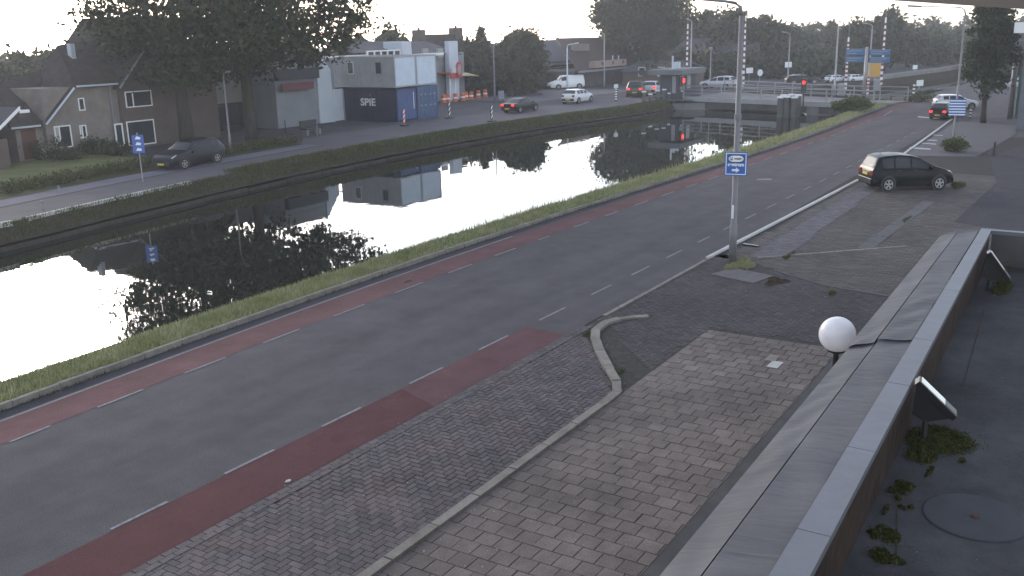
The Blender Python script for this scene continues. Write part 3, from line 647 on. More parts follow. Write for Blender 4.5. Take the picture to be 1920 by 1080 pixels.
    # lamps, bumpers, plate
    for sd_ in (1, -1):
        hwr = ring(.05)[4][0]
        MB().bbox(off-.022, off+.05, min(sd_*hwr*.98, sd_*hwr*.62), max(sd_*hwr*.98, sd_*hwr*.62), .74, .93, .015).obj('tail_lamp', M_TAIL if lit else M_TAILOFF, t)
        hwf = ring(L-.12)[3][0]; 
        patch('headlamp', M_HEAD, L-.42, L-.12, 4.1, 5.6, sd_, .010)
    MB().bbox(off-.05, off+.12, -W*.80, W*.80, .36, .58, .03).obj('bumper', M_BLACK if paint is not M_WHITE else M_DARK, t)
    MB().bbox(off+L-.13, off+L+.04, -W*.70, W*.70, .30, .50, .03).obj('bumper', M_DARK, t)
    if plate: MB().box(off-.062, off-.051, -.25, .25, .42, .54).obj('number_plate', M_YELLOW, t) if kind != 'mpv' else MB().box(off-.028, off-.012, -.25, .25, .70, .82).obj('number_plate', M_YELLOW, t)
    MB().box(off+L+.041, off+L+.05, -.25, .25, .36, .47).obj('number_plate', M_YELLOW, t)
    for xw in (ra, ra+wb):
        for sd_ in (1, -1):
            hw = ring(xw)[3][0]; y1 = sd_*(hw+.006)
            a = MB(); a.tube([(xw+off, sd_*(hw-.02), r+.02), (xw+off, sd_*(hw+.004), r+.02)], r+.055, 20); a.obj('wheel_arch', M_DARK, t)
            wh = thing_part('wheel', t, (xw+off, 0, r))
            MB().tube([(0, sd_*(hw-.2), 0), (0, sd_*(hw-.01), 0), (0, sd_*(hw+.012), 0)], [r, r, r-.02], 20).obj('tyre', M_RUB, wh)
            rm = MB(); rr = r*.66
            rm.tube([(0, sd_*(hw+.0), 0), (0, sd_*(hw+.018), 0)], [rr*.22, rr*.2], 10)
            for k in range(5):
                an = 2*math.pi*k/5+.3; ca, sa = math.cos(an), math.sin(an); px_, pz_ = -sa, ca; q = []
                for (u, v) in ((.1, -.028), (1., -.05), (1., .05), (.1, .028)): q.append((ca*u*rr+px_*v, sd_*(hw+.014), sa*u*rr+pz_*v))
                rm.slab(q, (0, sd_*.008, 0))
            for k in range(20):
                a0_, a1_ = 2*math.pi*k/20, 2*math.pi*(k+1)/20
                rm.slab([(math.cos(a)*q, sd_*(hw+.013), math.sin(a)*q) for a, q in ((a0_, rr*.9), (a1_, rr*.9), (a1_, rr*1.05), (a0_, rr*1.05))], (0, sd_*.008, 0))
            rm.obj('rim', M_RIM, wh)
    if detail:
        for sd_ in (1, -1):
            xm = c['ws'][1]-.28; MB().bbox(xm+off-.06, xm+off+.06, min(sd_*(W*.96), sd_*(W*.96+.17)), max(sd_*(W*.96), sd_*(W*.96+.17)), .93, 1.06, .02).obj('door_mirror', paint, t)
            for xh in (c['sw'][-1][0]+.05, ) + ((c['sw'][-2][0]+.05,) if len(c['sw']) > 1 else ()):
                p = P(xh+.1, 4.3, sd_); MB().box(p.x-.09, p.x+.09, min(p.y, p.y+sd_*.03), max(p.y, p.y+sd_*.03), p.z-.015, p.z+.012).obj('door_handle', M_DARK, t)
        MB().tube([(off+.75, 0, T(.75)), (off+.6, 0, T(.6)+.14)], .008, 5).obj('aerial', M_DARK, t)
    return t
def thing_part(name, parent, loc):
    # a wheel: small axle hub mesh that carries tyre and rim as sub-parts
    return MB().tube([(0, -.6, 0), (0, .6, 0)], .035, 8).obj(name, M_DARK, parent, loc)

# ---- trees
def crown_pts(c, rad, nleaf, nclump, csize, bottom_flat=.0, shape='ell', hollow=.35):
    u = rng.normal(size=(nclump, 3)); u /= np.linalg.norm(u, axis=1)[:, None]; rr = (hollow+(1-hollow)*rng.random(nclump)**.45)
    cc = u*rr[:, None]
    if shape == 'cone': cc[:, :2] *= np.clip((1-cc[:, 2:3])*.62, .05, 1.2)
    if shape == 'poplar': cc[:, :2] *= np.clip(1.15-.55*np.abs(cc[:, 2:3]+.35)**1.1*np.where(cc[:, 2:3] > -.35, 1.25, .6), .1, 1.2)
    cc = cc*np.array(rad)+np.array(c)
    k = rng.integers(0, nclump, nleaf); cs = csize*rng.uniform(.55, 1.35, nclump)
    p = cc[k]+rng.normal(size=(nleaf, 3))*cs[k][:, None]*np.array([1, 1, .7])*.55
    return p
def leaves(P, size, droop=0.):
    n = len(P); a = rng.normal(size=(n, 3)); a /= np.linalg.norm(a, axis=1)[:, None]
    b = rng.normal(size=(n, 3)); b -= a*(a*b).sum(1)[:, None]; b /= np.linalg.norm(b, axis=1)[:, None]
    s = size*rng.uniform(.6, 1.4, n)[:, None]; V = np.zeros((n, 4, 3)); V[:, 0] = P-a*s*.55; V[:, 1] = P+b*s*.32; V[:, 2] = P+a*s*.55; V[:, 3] = P-b*s*.32
    return V.reshape(-1, 3)
def tree(name, label, pos, h, crad, cbot, n, size, m, group=None, nclump=160, csize=1., trunk_r=.25, shape='ell', hollow=.35, limbs=7, cat='tree', offs=(0, 0)):
    t = thing(name, label, cat, (pos[0], pos[1], 0), 0, group)
    cz = (h+cbot)/2; rz = (h-cbot)/2
    b = MB(); lean = (random.uniform(-.1, .1), random.uniform(-.1, .1))
    tp = [(0, 0, -.05), (lean[0]*.3, lean[1]*.3, cbot*.6), (lean[0], lean[1], cbot+rz*.5), (lean[0]*1.5, lean[1]*1.5, cbot+rz*1.5)]
    b.tube(tp, [trunk_r*1.25, trunk_r, trunk_r*.75, trunk_r*.15], 9)
    for k in range(limbs):
        an = 6.28*k/limbs+random.uniform(-.3, .3); z0 = cbot+rz*random.uniform(-.1, .7); rr = crad*random.uniform(.5, .8); zz = z0+rz*random.uniform(.2, .7)
        b.tube([(lean[0], lean[1], z0), (offs[0]*.5+rr*.5*math.cos(an), offs[1]*.5+rr*.5*math.sin(an), z0+(zz-z0)*.6), (offs[0]+rr*math.cos(an), offs[1]+rr*math.sin(an), zz)], [trunk_r*.45, trunk_r*.28, trunk_r*.06], 6)
    b.obj('trunk', M_BARK, t, smooth=True)
    P = crown_pts((offs[0], offs[1], cz), (crad, crad, rz), n, nclump, csize, shape=shape, hollow=hollow)
    link('crown', np_mesh('crown', leaves(P, size), 4, m), t)
    return t

# ---- lamp posts
def lamp(name, label, pos, h, arm=None, arm_dir=(1, 0), r=.07, m=M_POST, head=True, group=None, drop=0.):
    t = thing(name, label, 'street lamp', (pos[0], pos[1], 0), 0, group)
    MB().tube([(0, 0, -.05), (0, 0, 1.1), (0, 0, 1.12), (0, 0, h-.35)], [r*1.25, r*1.25, r, r*.7], 10).obj('pole', m, t, smooth=True)
    if arm:
        ax, ay = arm_dir; pts = [(0, 0, h-.35), (ax*.05, ay*.05, h-.12), (ax*.2, ay*.2, h-.02), (ax*.5, ay*.5, h+.03), (ax*arm, ay*arm, h+.12-drop)]
        MB().tube(pts, [r*.7, r*.62, r*.52, r*.45, r*.36], 8).obj('arm', m, t, smooth=True)
        if head: 
            hx, hy = ax*arm, ay*arm; nx, ny = -ay*.1, ax*.1; z = h+.12-drop
            MB().slab([(hx-nx, hy-ny, z-.06), (hx+ax*.7-nx*.6, hy+ay*.7-ny*.6, z), (hx+ax*.7+nx*.6, hy+ay*.7+ny*.6, z), (hx+nx, hy+ny, z-.06)], (0, 0, .1)).obj('lamp_head', m, t)
    elif head: MB().rev([(.05, h-.35), (.16, h-.3), (.2, h-.15), (.12, h)], 10).obj('lamp_head', m, t)
    return t

# ================================================================== OUR SIDE
# blue route sign on the tall lamp post
p = G(1373, 492); HP = HT(p, 4)
t = lamp('lamp_post', 'tall grey lamp post carrying the blue centrum sign, standing in a grass tuft', p, HP, arm=1.6, arm_dir=(-.75, .66), r=.085)
MB().tube([(0, 0, 1.55), (0, 0, 1.75)], .10, 10).obj('sticker_band', M_WHITE, t) if False else None
st = MB(); st.box(-.125, -.118, -.03, .03, 1.30, 1.68); st.obj('sticker', M_WHITE, t)
MB().tube([(0, 0, 4.05), (0, 0, 4.2)], .1, 10).obj('collar', M_POST, t)
dv = Vector((-p[0], -p[1], 0)).normalized(); sz0, sz1 = HT(p, 328)+.0, HT(p, 284); sw_ = (sz1-sz0)*.47
ang = math.atan2(dv.y, dv.x)
sg = thing('route_sign', 'blue square sign reading centrum with a white arrow, clamped to the lamp post', 'sign', (p[0]+dv.x*.13, p[1]+dv.y*.13, 0), ang+math.pi/2-.12)
MB().bbox(-sw_, sw_, -.012, .012, sz0, sz1).obj('board', M_BLUE, sg)
fr = MB(); q = .022
for (a, b_, c_, d_) in ((-sw_, sw_, sz1-.05, sz1-.028), (-sw_, sw_, sz0+.028, sz0+.05)): fr.box(a+.028, b_-.028, -.017, -.013, c_, d_)
for xx in (-sw_+.028, sw_-.05): fr.box(xx, xx+q, -.017, -.013, sz0+.05, sz1-.05)
fr.obj('border', M_WHITE, sg)
H_ = sz1-sz0
def oval(cx, cz, rx, rz_, y, e=.6, n=28):
    return [(cx+rx*abs(math.cos(a))**e*math.copysign(1, math.cos(a)), y, cz+rz_*abs(math.sin(a))**.9*math.copysign(1, math.sin(a))) for a in [2*math.pi*k/n for k in range(n)]]
MB().slab(oval(0, sz0+H_*.72, sw_*.74, H_*.17, -.016), (0, -.003, 0)).obj('badge_rim', M_BLACK, sg)
MB().slab(oval(0, sz0+H_*.72, sw_*.66, H_*.135, -.020), (0, -.003, 0)).obj('badge', M_WHITE, sg)
def text(s, size, loc, parent, m, name='lettering', rot=(R(90), 0, 0), bold=0., xs_=1., al='CENTER'):
    c = D.curves.new(name, 'FONT'); c.body = s; c.size = size; c.align_x = al; c.align_y = 'CENTER'; c.extrude = .001; c.offset = bold; c.materials.append(m)
    o = D.objects.new(name, c); COL.objects.link(o); dg = bpy.context.evaluated_depsgraph_get(); me = D.meshes.new_from_object(o.evaluated_get(dg)); D.objects.remove(o)
    o = D.objects.new(name, me); COL.objects.link(o); o.parent = parent; o.location = loc; o.rotation_euler = rot; o.scale = (xs_, 1, 1); return o
MB().box(-sw_*.56, -sw_*.30, -.026, -.0235, sz0+H_*.645, sz0+H_*.80).obj('letter_field', M_BLUE, sg)
text('P', H_*.15, (-sw_*.43, -.0275, sz0+H_*.725), sg, M_WHITE, bold=.003)
text('-route', H_*.135, (sw_*.18, -.0245, sz0+H_*.725), sg, M_BLACK, bold=.004)
text('centrum', H_*.20, (0, -.0145, sz0+H_*.47), sg, M_WHITE, bold=.006, xs_=1.0)
MB().slab([(x*sw_, -.014, sz0+H_*z) for x, z in ((-.34, .19), (.02, .19), (.02, .12), (.34, .235), (.02, .35), (.02, .28), (-.34, .28))], (0, -.004, 0)).obj('arrow', M_WHITE, sg)

# green car on the court
M_VW = mat('dark_green_paint', (.007, .009, .010), .3, spec=.12); M_VWR = mat('grey_roof_paint', (.25, .26, .27), .2, .3)
car('mpv', 'parked_car', 'dark green five door people carrier parked on the court beside the road', M_VW, (1665, 360), (1760, 357), top_y=288)
M_BLK = mat('black_car_paint', (.010, .010, .012), .3, spec=.22); M_DBL = mat('dark_blue_paint', (.011, .012, .018), .3, spec=.22)
M_WCAR = mat('white_car_paint', (.62, .63, .65), .2); M_SIL = mat('silver_paint', (.42, .43, .45), .3, .3); M_BEI = mat('beige_paint', (.20, .19, .17), .35)
car('suv', 'parked_car', 'dark crossover parked facing left on the street beneath the two trees', M_DBL, (411, 305), (345, 318), top_y=262)
car('sedan', 'driving_car', 'black saloon with red tail lamps driving along the canal street', M_BLK, (968, 213), (1012, 206), lit=True, top_y=183)
car('hatch', 'driving_car', 'white hatchback driving along the canal street behind the black saloon', M_WCAR, (1079, 196), (1115, 190), top_y=166)
def aim(px, py, dx, dy, l=2.6):
    g_ = G(px, py); return PR(g_[0]+dx*l, g_[1]+dy*l, 0)
car('suv', 'waiting_car', 'dark estate with lit brake lamps waiting left of the bridge hut', mat('olive_paint', (.04, .04, .032), .2), (1207, 181), aim(1207, 181, .94, .33), lit=True, top_y=150, sx=.92)
car('hatch', 'waiting_car', 'white hatchback with lit brake lamp waiting right beside the bridge hut', M_WCAR, (1234, 178), aim(1236, 179, .94, .33), lit=True, top_y=151, sx=.92)
car('mpv', 'driving_car', 'silver people carrier crossing the bridge towards the left', M_SIL, (1362, 170), (1320, 169), top_y=145, zoff=.15)
car('van', 'parked_van', 'white panel van parked before the dark roofed hall', M_WHITE, (1088, 166), (1046, 168), top_y=141)['category'] = 'van'
car('pickup', 'parked_van', 'beige canopy pickup parked left of the white van', M_BEI, (1010, 165), (968, 166), top_y=143)['category'] = 'pickup'
car('suv', 'driving_car', 'black car with bright red tail lamps driving away before the striped sign', M_BLK, (1780, 224), aim(1780, 224, .99, -.1), lit=True, top_y=190, sx=.92)
car('hatch', 'driving_car', 'white car turning right just ahead of the black car', M_WCAR, (1763, 206), aim(1763, 206, .45, -.89), lit=False, top_y=177, sx=.80)
car('hatch', 'parked_car', 'dark car parked left in the garden gap behind the first big trunk', M_BLK, (410, 251), (374, 254), top_y=226)
car('suv', 'far_car', 'dark car with pale roof on the road beyond the bridge', M_BLK, (1487, 158), aim(1487, 158, .6, -.8), top_y=140, sx=.92, detail=False, roofpaint=M_WCAR)
car('hatch', 'far_car', 'small white car beyond the bridge under the blue direction boards', M_WCAR, (1598, 154), aim(1598, 154, .9, -.4), top_y=139, sx=.92, detail=False)
car('hatch', 'far_car', 'small white car beyond the bridge left of the striped boom', M_WCAR, (1562, 155), aim(1562, 155, .9, -.4), top_y=140, sx=.92, detail=False)
car('hatch', 'parked_car', 'silver car parked far off behind the poplar beside the grey pillar', M_SIL, (1878, 166), aim(1878, 166, .2, -.95), top_y=147, sx=.92, detail=False)

# lamp post with arm and striped sign, right of the road
p = G(1787, 264)
lamp('lamp_post', 'slim grey lamp post with long arm rising behind the blue and white striped sign', p, HT(p, 14), arm=2.3, arm_dir=(-.35, .94), r=.06, head=True)
sp_ = thing('striped_sign', 'blue and white horizontally striped panel sign on a post', 'sign', (p[0]-.25, p[1]+.0, 0), math.atan2(-p[1], -p[0])+math.pi/2)
zz0, zz1 = HT(p, 216), HT(p, 185); 
MB().box(-.03, .03, .02, .08, 0, zz0).obj('post', M_STEEL, sp_)
MB().box(-.34, .52, .0, .02, zz0, zz1).obj('board', M_BLUE, sp_)
for k in range(6): MB().box(-.33, .51, -.008, -.001, zz0+(zz1-zz0)*(k+.12)/6, zz0+(zz1-zz0)*(k+.55)/6).obj('stripe', M_WHITE, sp_)
# poplar, shrub, bollards
p = G(1843, 230); hp = 10.6
tree('poplar_tree', 'tall upright poplar standing on the right pavement near the grey building', p, hp, 1.45, 1.3, 14000, .22, M_LEAFP, nclump=170, csize=.42, trunk_r=.17, shape='poplar', hollow=.15, limbs=6)
p = G(1790, 284)
sh = thing('round_shrub', 'low round green shrub at the end of the parking court', 'shrub', (p[0], p[1], 0))
MB().tube([(0, 0, 0), (.05, 0, .3)], [.05, .02], 6).obj('stem', M_BARK, sh)
link('foliage', np_mesh('foliage', leaves(crown_pts((0, 0, .40), (.62, .62, .36), 3000, 60, .16), .09), 4, M_SHRUB), sh)
def bollard(px, py, h, label, m=M_BLACK, striped=False, r=.06, group=None, name='bollard', topy=None):
    p = G(px, py); h = HT(p, topy) if topy else h; t = thing(name, label, 'bollard', (p[0], p[1], 0), 0, group)
    MB().rev([(r, -.02), (r, h-.05), (r*.7, h)], 12).obj('post', m, t, smooth=False)
    if striped:
        n = striped
        for k in range(n): MB().rev([(r+.006, h*(.12+.86*(k+.0)/n)), (r+.006, h*(.12+.86*(k+.5)/n))], 12).obj('white_band', M_WHITE, t)
    else: MB().rev([(r+.006, h*.8), (r+.006, h*.86)], 12).obj('band', M_DARK, t)
    return t
bollard(1863, 293, .8, 'black bollard on the pavement right of the shrub', r=.05, topy=265)
bollard(1819, 222, .8, 'black and white banded post left of the poplar trunk', striped=3, r=.07, topy=201)
bollard(1155, 190, 1., 'black and white banded post with white box top on the far bank', striped=5, r=.09, topy=163)
p = G(1155, 190); MB()
t = thing('delineator_head', 'white box on top of the banded post on the far bank', 'sign', (p[0], p[1], HT(p, 165))); MB().bbox(-.25, .25, -.1, .1, 0, .34).obj('box', M_WHITE, t)
bollard(1626, 181, 1., 'red and white banded marker post near the blue direction boards', striped=5, r=.1, topy=143, m=M_RED)
bollard(1712, 186, 1., 'black and white banded post left of the black car', striped=4, r=.09, topy=154)
bollard(1670, 188, .7, 'short black bollard behind the junction, left one', r=.06, topy=177); bollard(1724, 190, .7, 'short black bollard behind the junction, next to the verge', r=.06, topy=179)
bollard(1808, 199, .7, 'dark short post beyond the white turning car', r=.05, topy=190)
# red tree-lined far right: low wall, hedge, pillar building
rb = thing('shop_building', 'grey building with square pillar at the right edge of the street', 'building', (66.5, 0, 0))
x0r = 0
yl, zt_ = FX(1893, 240, 66.5)
MB().box(0, .6, -3.5, FX(1905, 240, 66.5)[0], 0, 6.4).obj('wall', mat('grey_pillar', (.13, .135, .16), .7, var=.1, scale=1), rb)
MB().box(.6, 14, -8, 3.4, 0, 5.8).obj('rear_wall', M_GREYP, rb)
MB().box(-.4, .6, -3.5, FX(1902, 60, 66.5)[0], FX(1900, 62, 66.5)[1], FX(1900, 50, 66.5)[1]+.25).obj('canopy', M_WHITE, rb)
MB().box(.61, 3., 4.7, 4.9, 5.0, 9.).obj('blue_fascia', mat('blue_fascia', (.06, .09, .22), .5), rb)
pc = G(1893, 222)
up = thing('utility_pole', 'weathered grey pole with square box beside the grey building', 'pole', (pc[0], pc[1], 0))
MB().tube([(0, 0, 0), (0, 0, HT(pc, 90))], [.2, .17], 10).obj('pole', M_POST, up, smooth=True)
MB().bbox(-.3, .3, -.45, .3, HT(pc, 98), HT(pc, 75), .02).obj('box', M_GREYP, up)
MB().box(-.05, .05, -.6, -.3, 0, 3.).obj('side_panel', M_GREEN, up)

# ---------------------------------------------------------------- parapet of our own flat roof
ZC, ZB, ZA, ZR = 3.20, 3.17, 3.00, 2.62
def ln(p1, p2, z):                              # line Y(x) through two pixels at height z
    a, b = G(*p1, z), G(*p2, z); s_ = (b[1]-a[1])/(b[0]-a[0]); return (lambda x: a[1]+s_*(x-a[0]))
yO = ln((1320, 979), (1759, 449), ZA); yAB = ln((1333.7, 1054.7), (1796, 437), (ZA+ZB)/2+.03); yBC = ln((1460, 1054.7), (1839, 432), ZB); yCI = ln((1532, 1054.7), (1856, 437), ZC)
XE = G(1845, 431, ZC)[0]; XS = 1.0; ZM = (ZA+ZB)/2+.03
pw = thing('parapet', 'grey wrinkled membrane parapet with pale coping along our flat roof', 'parapet')
def sheetband(name, xa, xb, y0, z0, y1, z1, lift):
    n = int((xb-xa)/.05); m_ = 10; vs = []; fs = []; ph = random.uniform(0, 9)
    for i in range(n+1):
        x = xa+(xb-xa)*i/n
        for k in range(m_+1):
            t = k/m_; y = y0(x)+(y1(x)-y0(x))*t; z = z0+(z1-z0)*t
            z += lift+.016*math.sin(3.1*t)*(math.sin(x*3.7+t*2+ph)*math.sin(x*1.3+ph)+.6*math.sin(x*9.1-t*3.2+ph)*max(0, math.sin(x*.8+ph)))+(.015 if abs(x-xb) < .1 else 0)
            vs.append((x, y, z))
    for i in range(n):
        for k in range(m_): a = i*(m_+1)+k; fs.append((a, a+m_+1, a+m_+2, a+1))
    MB().add(vs, fs).obj(name, M_SHEET, pw, smooth=True)
xj1 = G(1640, 640, ZM)[0]
sheetband('membrane_sheet', XS, xj1, yO, ZA, lambda x: yAB(x)+.012, ZM-.012, .0); sheetband('membrane_sheet', xj1-.08, XE+.02, yO, ZA, lambda x: yAB(x)+.012, ZM-.012, .028)
sheetband('membrane_sheet', XS, xj1+.1, lambda x: yAB(x)-.004, ZM, lambda x: yBC(x)+.02, ZB-.01, .0); sheetband('membrane_sheet', xj1+.02, XE+.03, lambda x: yAB(x)-.004, ZM, lambda x: yBC(x)+.02, ZB-.01, .026)
cx = [XS]+[G(*q, ZC)[0] for q in ((1532, 1000), (1605, 840), (1700, 722), (1739, 637), (1800, 545), (1828, 455))]+[XE+.12]
for a, b in zip(cx[:-1], cx[1:]):
    a += .004; b -= .004
    MB().add([(a, yBC(a), ZC-.05), (b, yBC(b), ZC-.05), (b, yBC(b), ZC), (a, yBC(a), ZC), (a, yCI(a), ZC), (b, yCI(b), ZC), (b, yCI(b), ZC-.06), (a, yCI(a), ZC-.06)],
             [(0, 1, 2, 3), (3, 2, 5, 4), (4, 5, 6, 7), (0, 3, 4, 7), (1, 6, 5, 2)]).obj('coping', M_COPE, pw)
MB().prism([(XE, yCI(XE)), (XE, -6.), (XE+.13, -6.), (XE+.13, yCI(XE))][::1], ZC-.06, ZC).obj('coping', M_COPE, pw)
MB().prism([(XE-.02, yCI(XE)-.02), (XE-.02, -6.), (XE+.08, -6), (XE+.08, yCI(XE)-.02)], ZR-.05, ZC-.061).obj('inner_board', M_CONCD, pw)
MB().add([(XS, yCI(XS)+.015, ZC-.061), (XE, yCI(XE)+.015, ZC-.061), (XE, yCI(XE)+.02, ZR-.05), (XS, yCI(XS)+.02, ZR-.05)], [(0, 1, 2, 3)]).obj('inner_board', M_BROWN, pw)
MB().add([(XS, yO(XS)+.0, ZA-.01), (XE, yO(XE), ZA-.01), (XE, yO(XE)-.02, 2.4), (XS, yO(XS)-.02, 2.4)], [(0, 1, 2, 3)]).obj('fascia', M_CONCD, pw)
MB().add([(XE+.02, yO(XE), ZA), (XE+.03, yAB(XE), ZM), (XE+.03, yBC(XE), ZB), (XE+.03, yBC(XE), 2.4), (XE+.02, yO(XE), 2.4)], [(0, 1, 2, 3, 4)]).obj('fascia', M_CONCD, pw)
# building below the roof
MB().prism([(XS, -6), (XE-.3, -6), (XE-.3, yO(XE)-.6), (XS, yO(XS)-.6)], 0, 2.39).obj('shop_front', M_WALLD, thing('shop_building', 'brick ground floor below the flat roof with the membrane parapet', 'building'))
MB().add([(XS, -6, ZR), (XE, -6, ZR), (XE, yCI(XE)+.02, ZR), (XS, yCI(XS)+.02, ZR)], [(0, 1, 2, 3)]).obj('flat_roof', M_ROOFM, kind='structure')
# roof drain disc, seams, moss
c = G(1828, 970, ZR); 
dr = thing('roof_drain', 'large round felt patch with rusty drain in the roof', 'drain', (c[0], c[1], ZR))
MB().rev([(.40, .0), (.40, .006), (.385, .012), (.05, .006)], 40).obj('felt_disc', mat('felt_disc', (.045, .047, .052), .65, var=.15, scale=3), dr)
MB().rev([(.035, .0), (.035, .01), (.015, .018)], 9).obj('outlet', mat('rust', (.085, .04, .025), .9, var=.3, scale=30), dr)
sm = MB(); a, b = G(1672, 1056, ZR), G(1700, 760, ZR); 
for (q1, q2) in (((1680, 1056), (1682, 940)), ((1800, 745), (1845, 580)), ((1790, 720), (1840, 726))):
    a, b = G(*q1, ZR), G(*q2, ZR); d_ = Vector((b[0]-a[0], b[1]-a[1])).normalized(); nx, ny = -d_.y*.006, d_.x*.006
    MB().add([(a[0]-nx, a[1]-ny, ZR+.004), (b[0]-nx, b[1]-ny, ZR+.004), (b[0]+nx, b[1]+ny, ZR+.004), (a[0]+nx, a[1]+ny, ZR+.004)], [(0, 1, 2, 3)]).obj('roof_seam', M_SOIL, D.objects['flat_roof'])
def mosspatch(px, py, rx, ry, n, label=None, hh=.03):
    c = G(px, py, ZR); n = int(n*1.6); P = np.zeros((n, 3)); m_ = max(5, n//130); cr = np.sqrt(rng.random(m_))*.9; ca = rng.uniform(0, 6.28, m_); k = rng.integers(0, m_, n); ss = rng.uniform(.08, .32, m_)[k]
    g1, g2 = rng.normal(size=n), rng.normal(size=n)
    P[:, 0] = c[0]+(cr[k]*np.cos(ca[k])+g1*ss)*rx; P[:, 1] = c[1]+(cr[k]*np.sin(ca[k])+g2*ss)*ry; P[:, 2] = ZR+rng.uniform(0, hh, n)*np.exp(-(g1**2+g2**2)*.5)
    return link('moss', np_mesh('moss', leaves(P, .022), 4, M_MOSS), kind='stuff', label=label)
mosspatch(1760, 825, .26, .24, 16000, 'thick green moss on the flat roof under the floodlight', .05); mosspatch(1730, 850, .22, .12, 3000); mosspatch(1805, 865, .04, .03, 300); mosspatch(1690, 915, .14, .09, 900); mosspatch(1685, 935, .03, .02, 200)
mosspatch(1655, 1005, .14, .12, 1200); mosspatch(1665, 1045, .10, .12, 1200); mosspatch(1878, 540, .45, .12, 2500, 'moss behind the far floodlight', .05); mosspatch(1660, 960, .12, .02, 200); mosspatch(1740, 885, .15, .03, 300); mosspatch(1700, 952, .05, .05, 200)
mosspatch(1890, 490, .8, .12, 1500)
specks(900, 4.5, 16, -1., 1.6, .010, M_MOSS, ZR+.006, 'roof_debris', 'dark specks and leaf bits on the flat roof'); specks(160, 4.5, 16, -1., 1.5, .008, M_KERB, ZR+.006, 'roof_debris')
# floodlights fixed to the parapet
def floodlight(label, p1, z1, p2, z2):
    a = Vector((*G(*p1, z1), z1)); b = Vector((*G(*p2, z2), z2)); u = (b-a).normalized(); L = (b-a).length/2; c = (a+b)/2
    n = (Vector((0, 0, 1))-u*u.z).normalized(); n = (n+Vector((-.12, 0, 0))).normalized(); n = (n-u*n.dot(u)).normalized(); v = n.cross(u)
    M = Matrix((u, v, n)).transposed(); t = thing('floodlight', label, 'floodlight', c, 0, 'floodlights behind the parapet'); t.rotation_euler = M.to_euler(); M4 = M.inverted()
    MB().bbox(-L-.02, L+.02, -.065, .065, -.06, .0, .006).obj('housing', M_BLACK, t)
    MB().box(-L, L*.36, -.055, .055, .001, .008).obj('lens', mat('lens_white', (.80, .82, .74), .25), t)
    MB().box(L*.38, L, -.055, .055, .001, .008).obj('control_cover', mat('grey_cover', (.20, .19, .18), .6), t)
    MB().add([(-L, -.05, -.061), (L, -.05, -.061), (L, .05, -.061), (-L, .05, -.061), (-.02, -.03, -.30), (L*.55, -.03, -.26), (L*.55, .03, -.26), (-.02, .03, -.30)],
             [(0, 3, 2, 1), (4, 5, 6, 7), (0, 1, 5, 4), (1, 2, 6, 5), (2, 3, 7, 6), (3, 0, 4, 7)]).obj('bracket', M_DARK, t)
    q = M @ Vector((.06, 0, -.2)); d = M4 @ Vector((0, 0, -(c.z+q.z-ZR)))
    o = Vector((.06, 0, -.2)); MB().tube([tuple(o), tuple(o+d)], .028, 8).obj('stem', M_DARK, t)
    return t
floodlight('black floodlight with bright lens nearest the round roof drain', (1728, 712), 3.25, (1792, 774), 2.95)
floodlight('black floodlight beside the far corner of the parapet', (1859, 472), 3.2, (1893, 520), 2.82)
# globe lamp in front of the shop
c = (G(1570, 627, 2.75)); t = thing('globe_lamp', 'white opal globe lamp on a thin dark post before the parapet', 'lamp', (c[0], c[1], 0))
MB().rev([(.11, 2.53), (.115, 2.56), (.09, 2.585), (.05, 2.59)], 16).obj('collar', M_DARK, t)
rg = .225; MB().rev([(rg*math.sin(math.pi*k/24)+.0005, 2.75-rg*math.cos(math.pi*k/24)) for k in range(25)], 40).obj('globe', M_GLOBE, t, smooth=True)
MB().rev([(.035, 0), (.035, 2.5), (.07, 2.51), (.07, 2.55)], 12).obj('post', M_BLACK, t)
# eave above the window the picture is taken from
ev = thing('eave', 'grey brown roof eave overhead at the top right corner', 'roof edge', (0, 0, 0))
def AT(px, py, dx):                        # point on the pixel ray at world X = dx
    d = ray(px, py); t = dx/d[0]; return Vector((dx, d[1]*t, CAM_H+d[2]*t))
e1, e2 = AT(1690, 2, 5.2), AT(1925, 17.5, 3.4)
e1.z += .0; dd = (e1-e2)
e0 = e2-dd*.6; e3 = e1+dd*.15
MB().slab([tuple(e0), tuple(e3), tuple(e3+Vector((.5, -1.2, .05))), tuple(e0+Vector((.5, -1.2, .05)))], (0, 0, .16)).obj('fascia_board', mat('eave_paint', (.020, .018, .021), .7, var=.1), ev)
# ================================================================== FAR BANK
def roofslab(b, pts, th=.14): return b.slab(pts, (0, 0, -th))
# --- brick house left
YF = 52.5
hs = thing('brick_house', 'brick house with steep tiled gable and white framed windows across the canal', 'house', (31, YF, 0))
ox = 31.
def hx(px, py): x, z = FY(px, py, YF); return x-ox, z
xl, _ = hx(85, 235); xm, ze = hx(217, 156); xr = 45.2-ox; xa = (xm+xr)/2; za = 8.0
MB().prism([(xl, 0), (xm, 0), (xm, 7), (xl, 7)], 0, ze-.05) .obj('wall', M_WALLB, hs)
wl = MB().slab([(xm+.005, -.25, 0), (xr, -.25, 0), (xr, -.25, ze), (xa, -.25, za-.1), (xm+.005, -.25, ze)], (0, 7.5, 0)); wl.obj('gable_wall', M_WALLD, hs)  # darker than the wing wall: the flare's tone difference painted into the brick
MB().prism([(0, .3), (xl-.01, .3), (xl-.01, 6.5), (0, 6.5)], 0, 1.95).obj('side_wall', M_WALLB, hs)
MB().slab([(xl, .0, ze-.04), (xl, 7, ze-.04), (xl-0.02, 7, 2.), (xl-.02, 0, 2.)], (.01, 0, 0)).obj('wall', M_WALLB, hs) if False else None
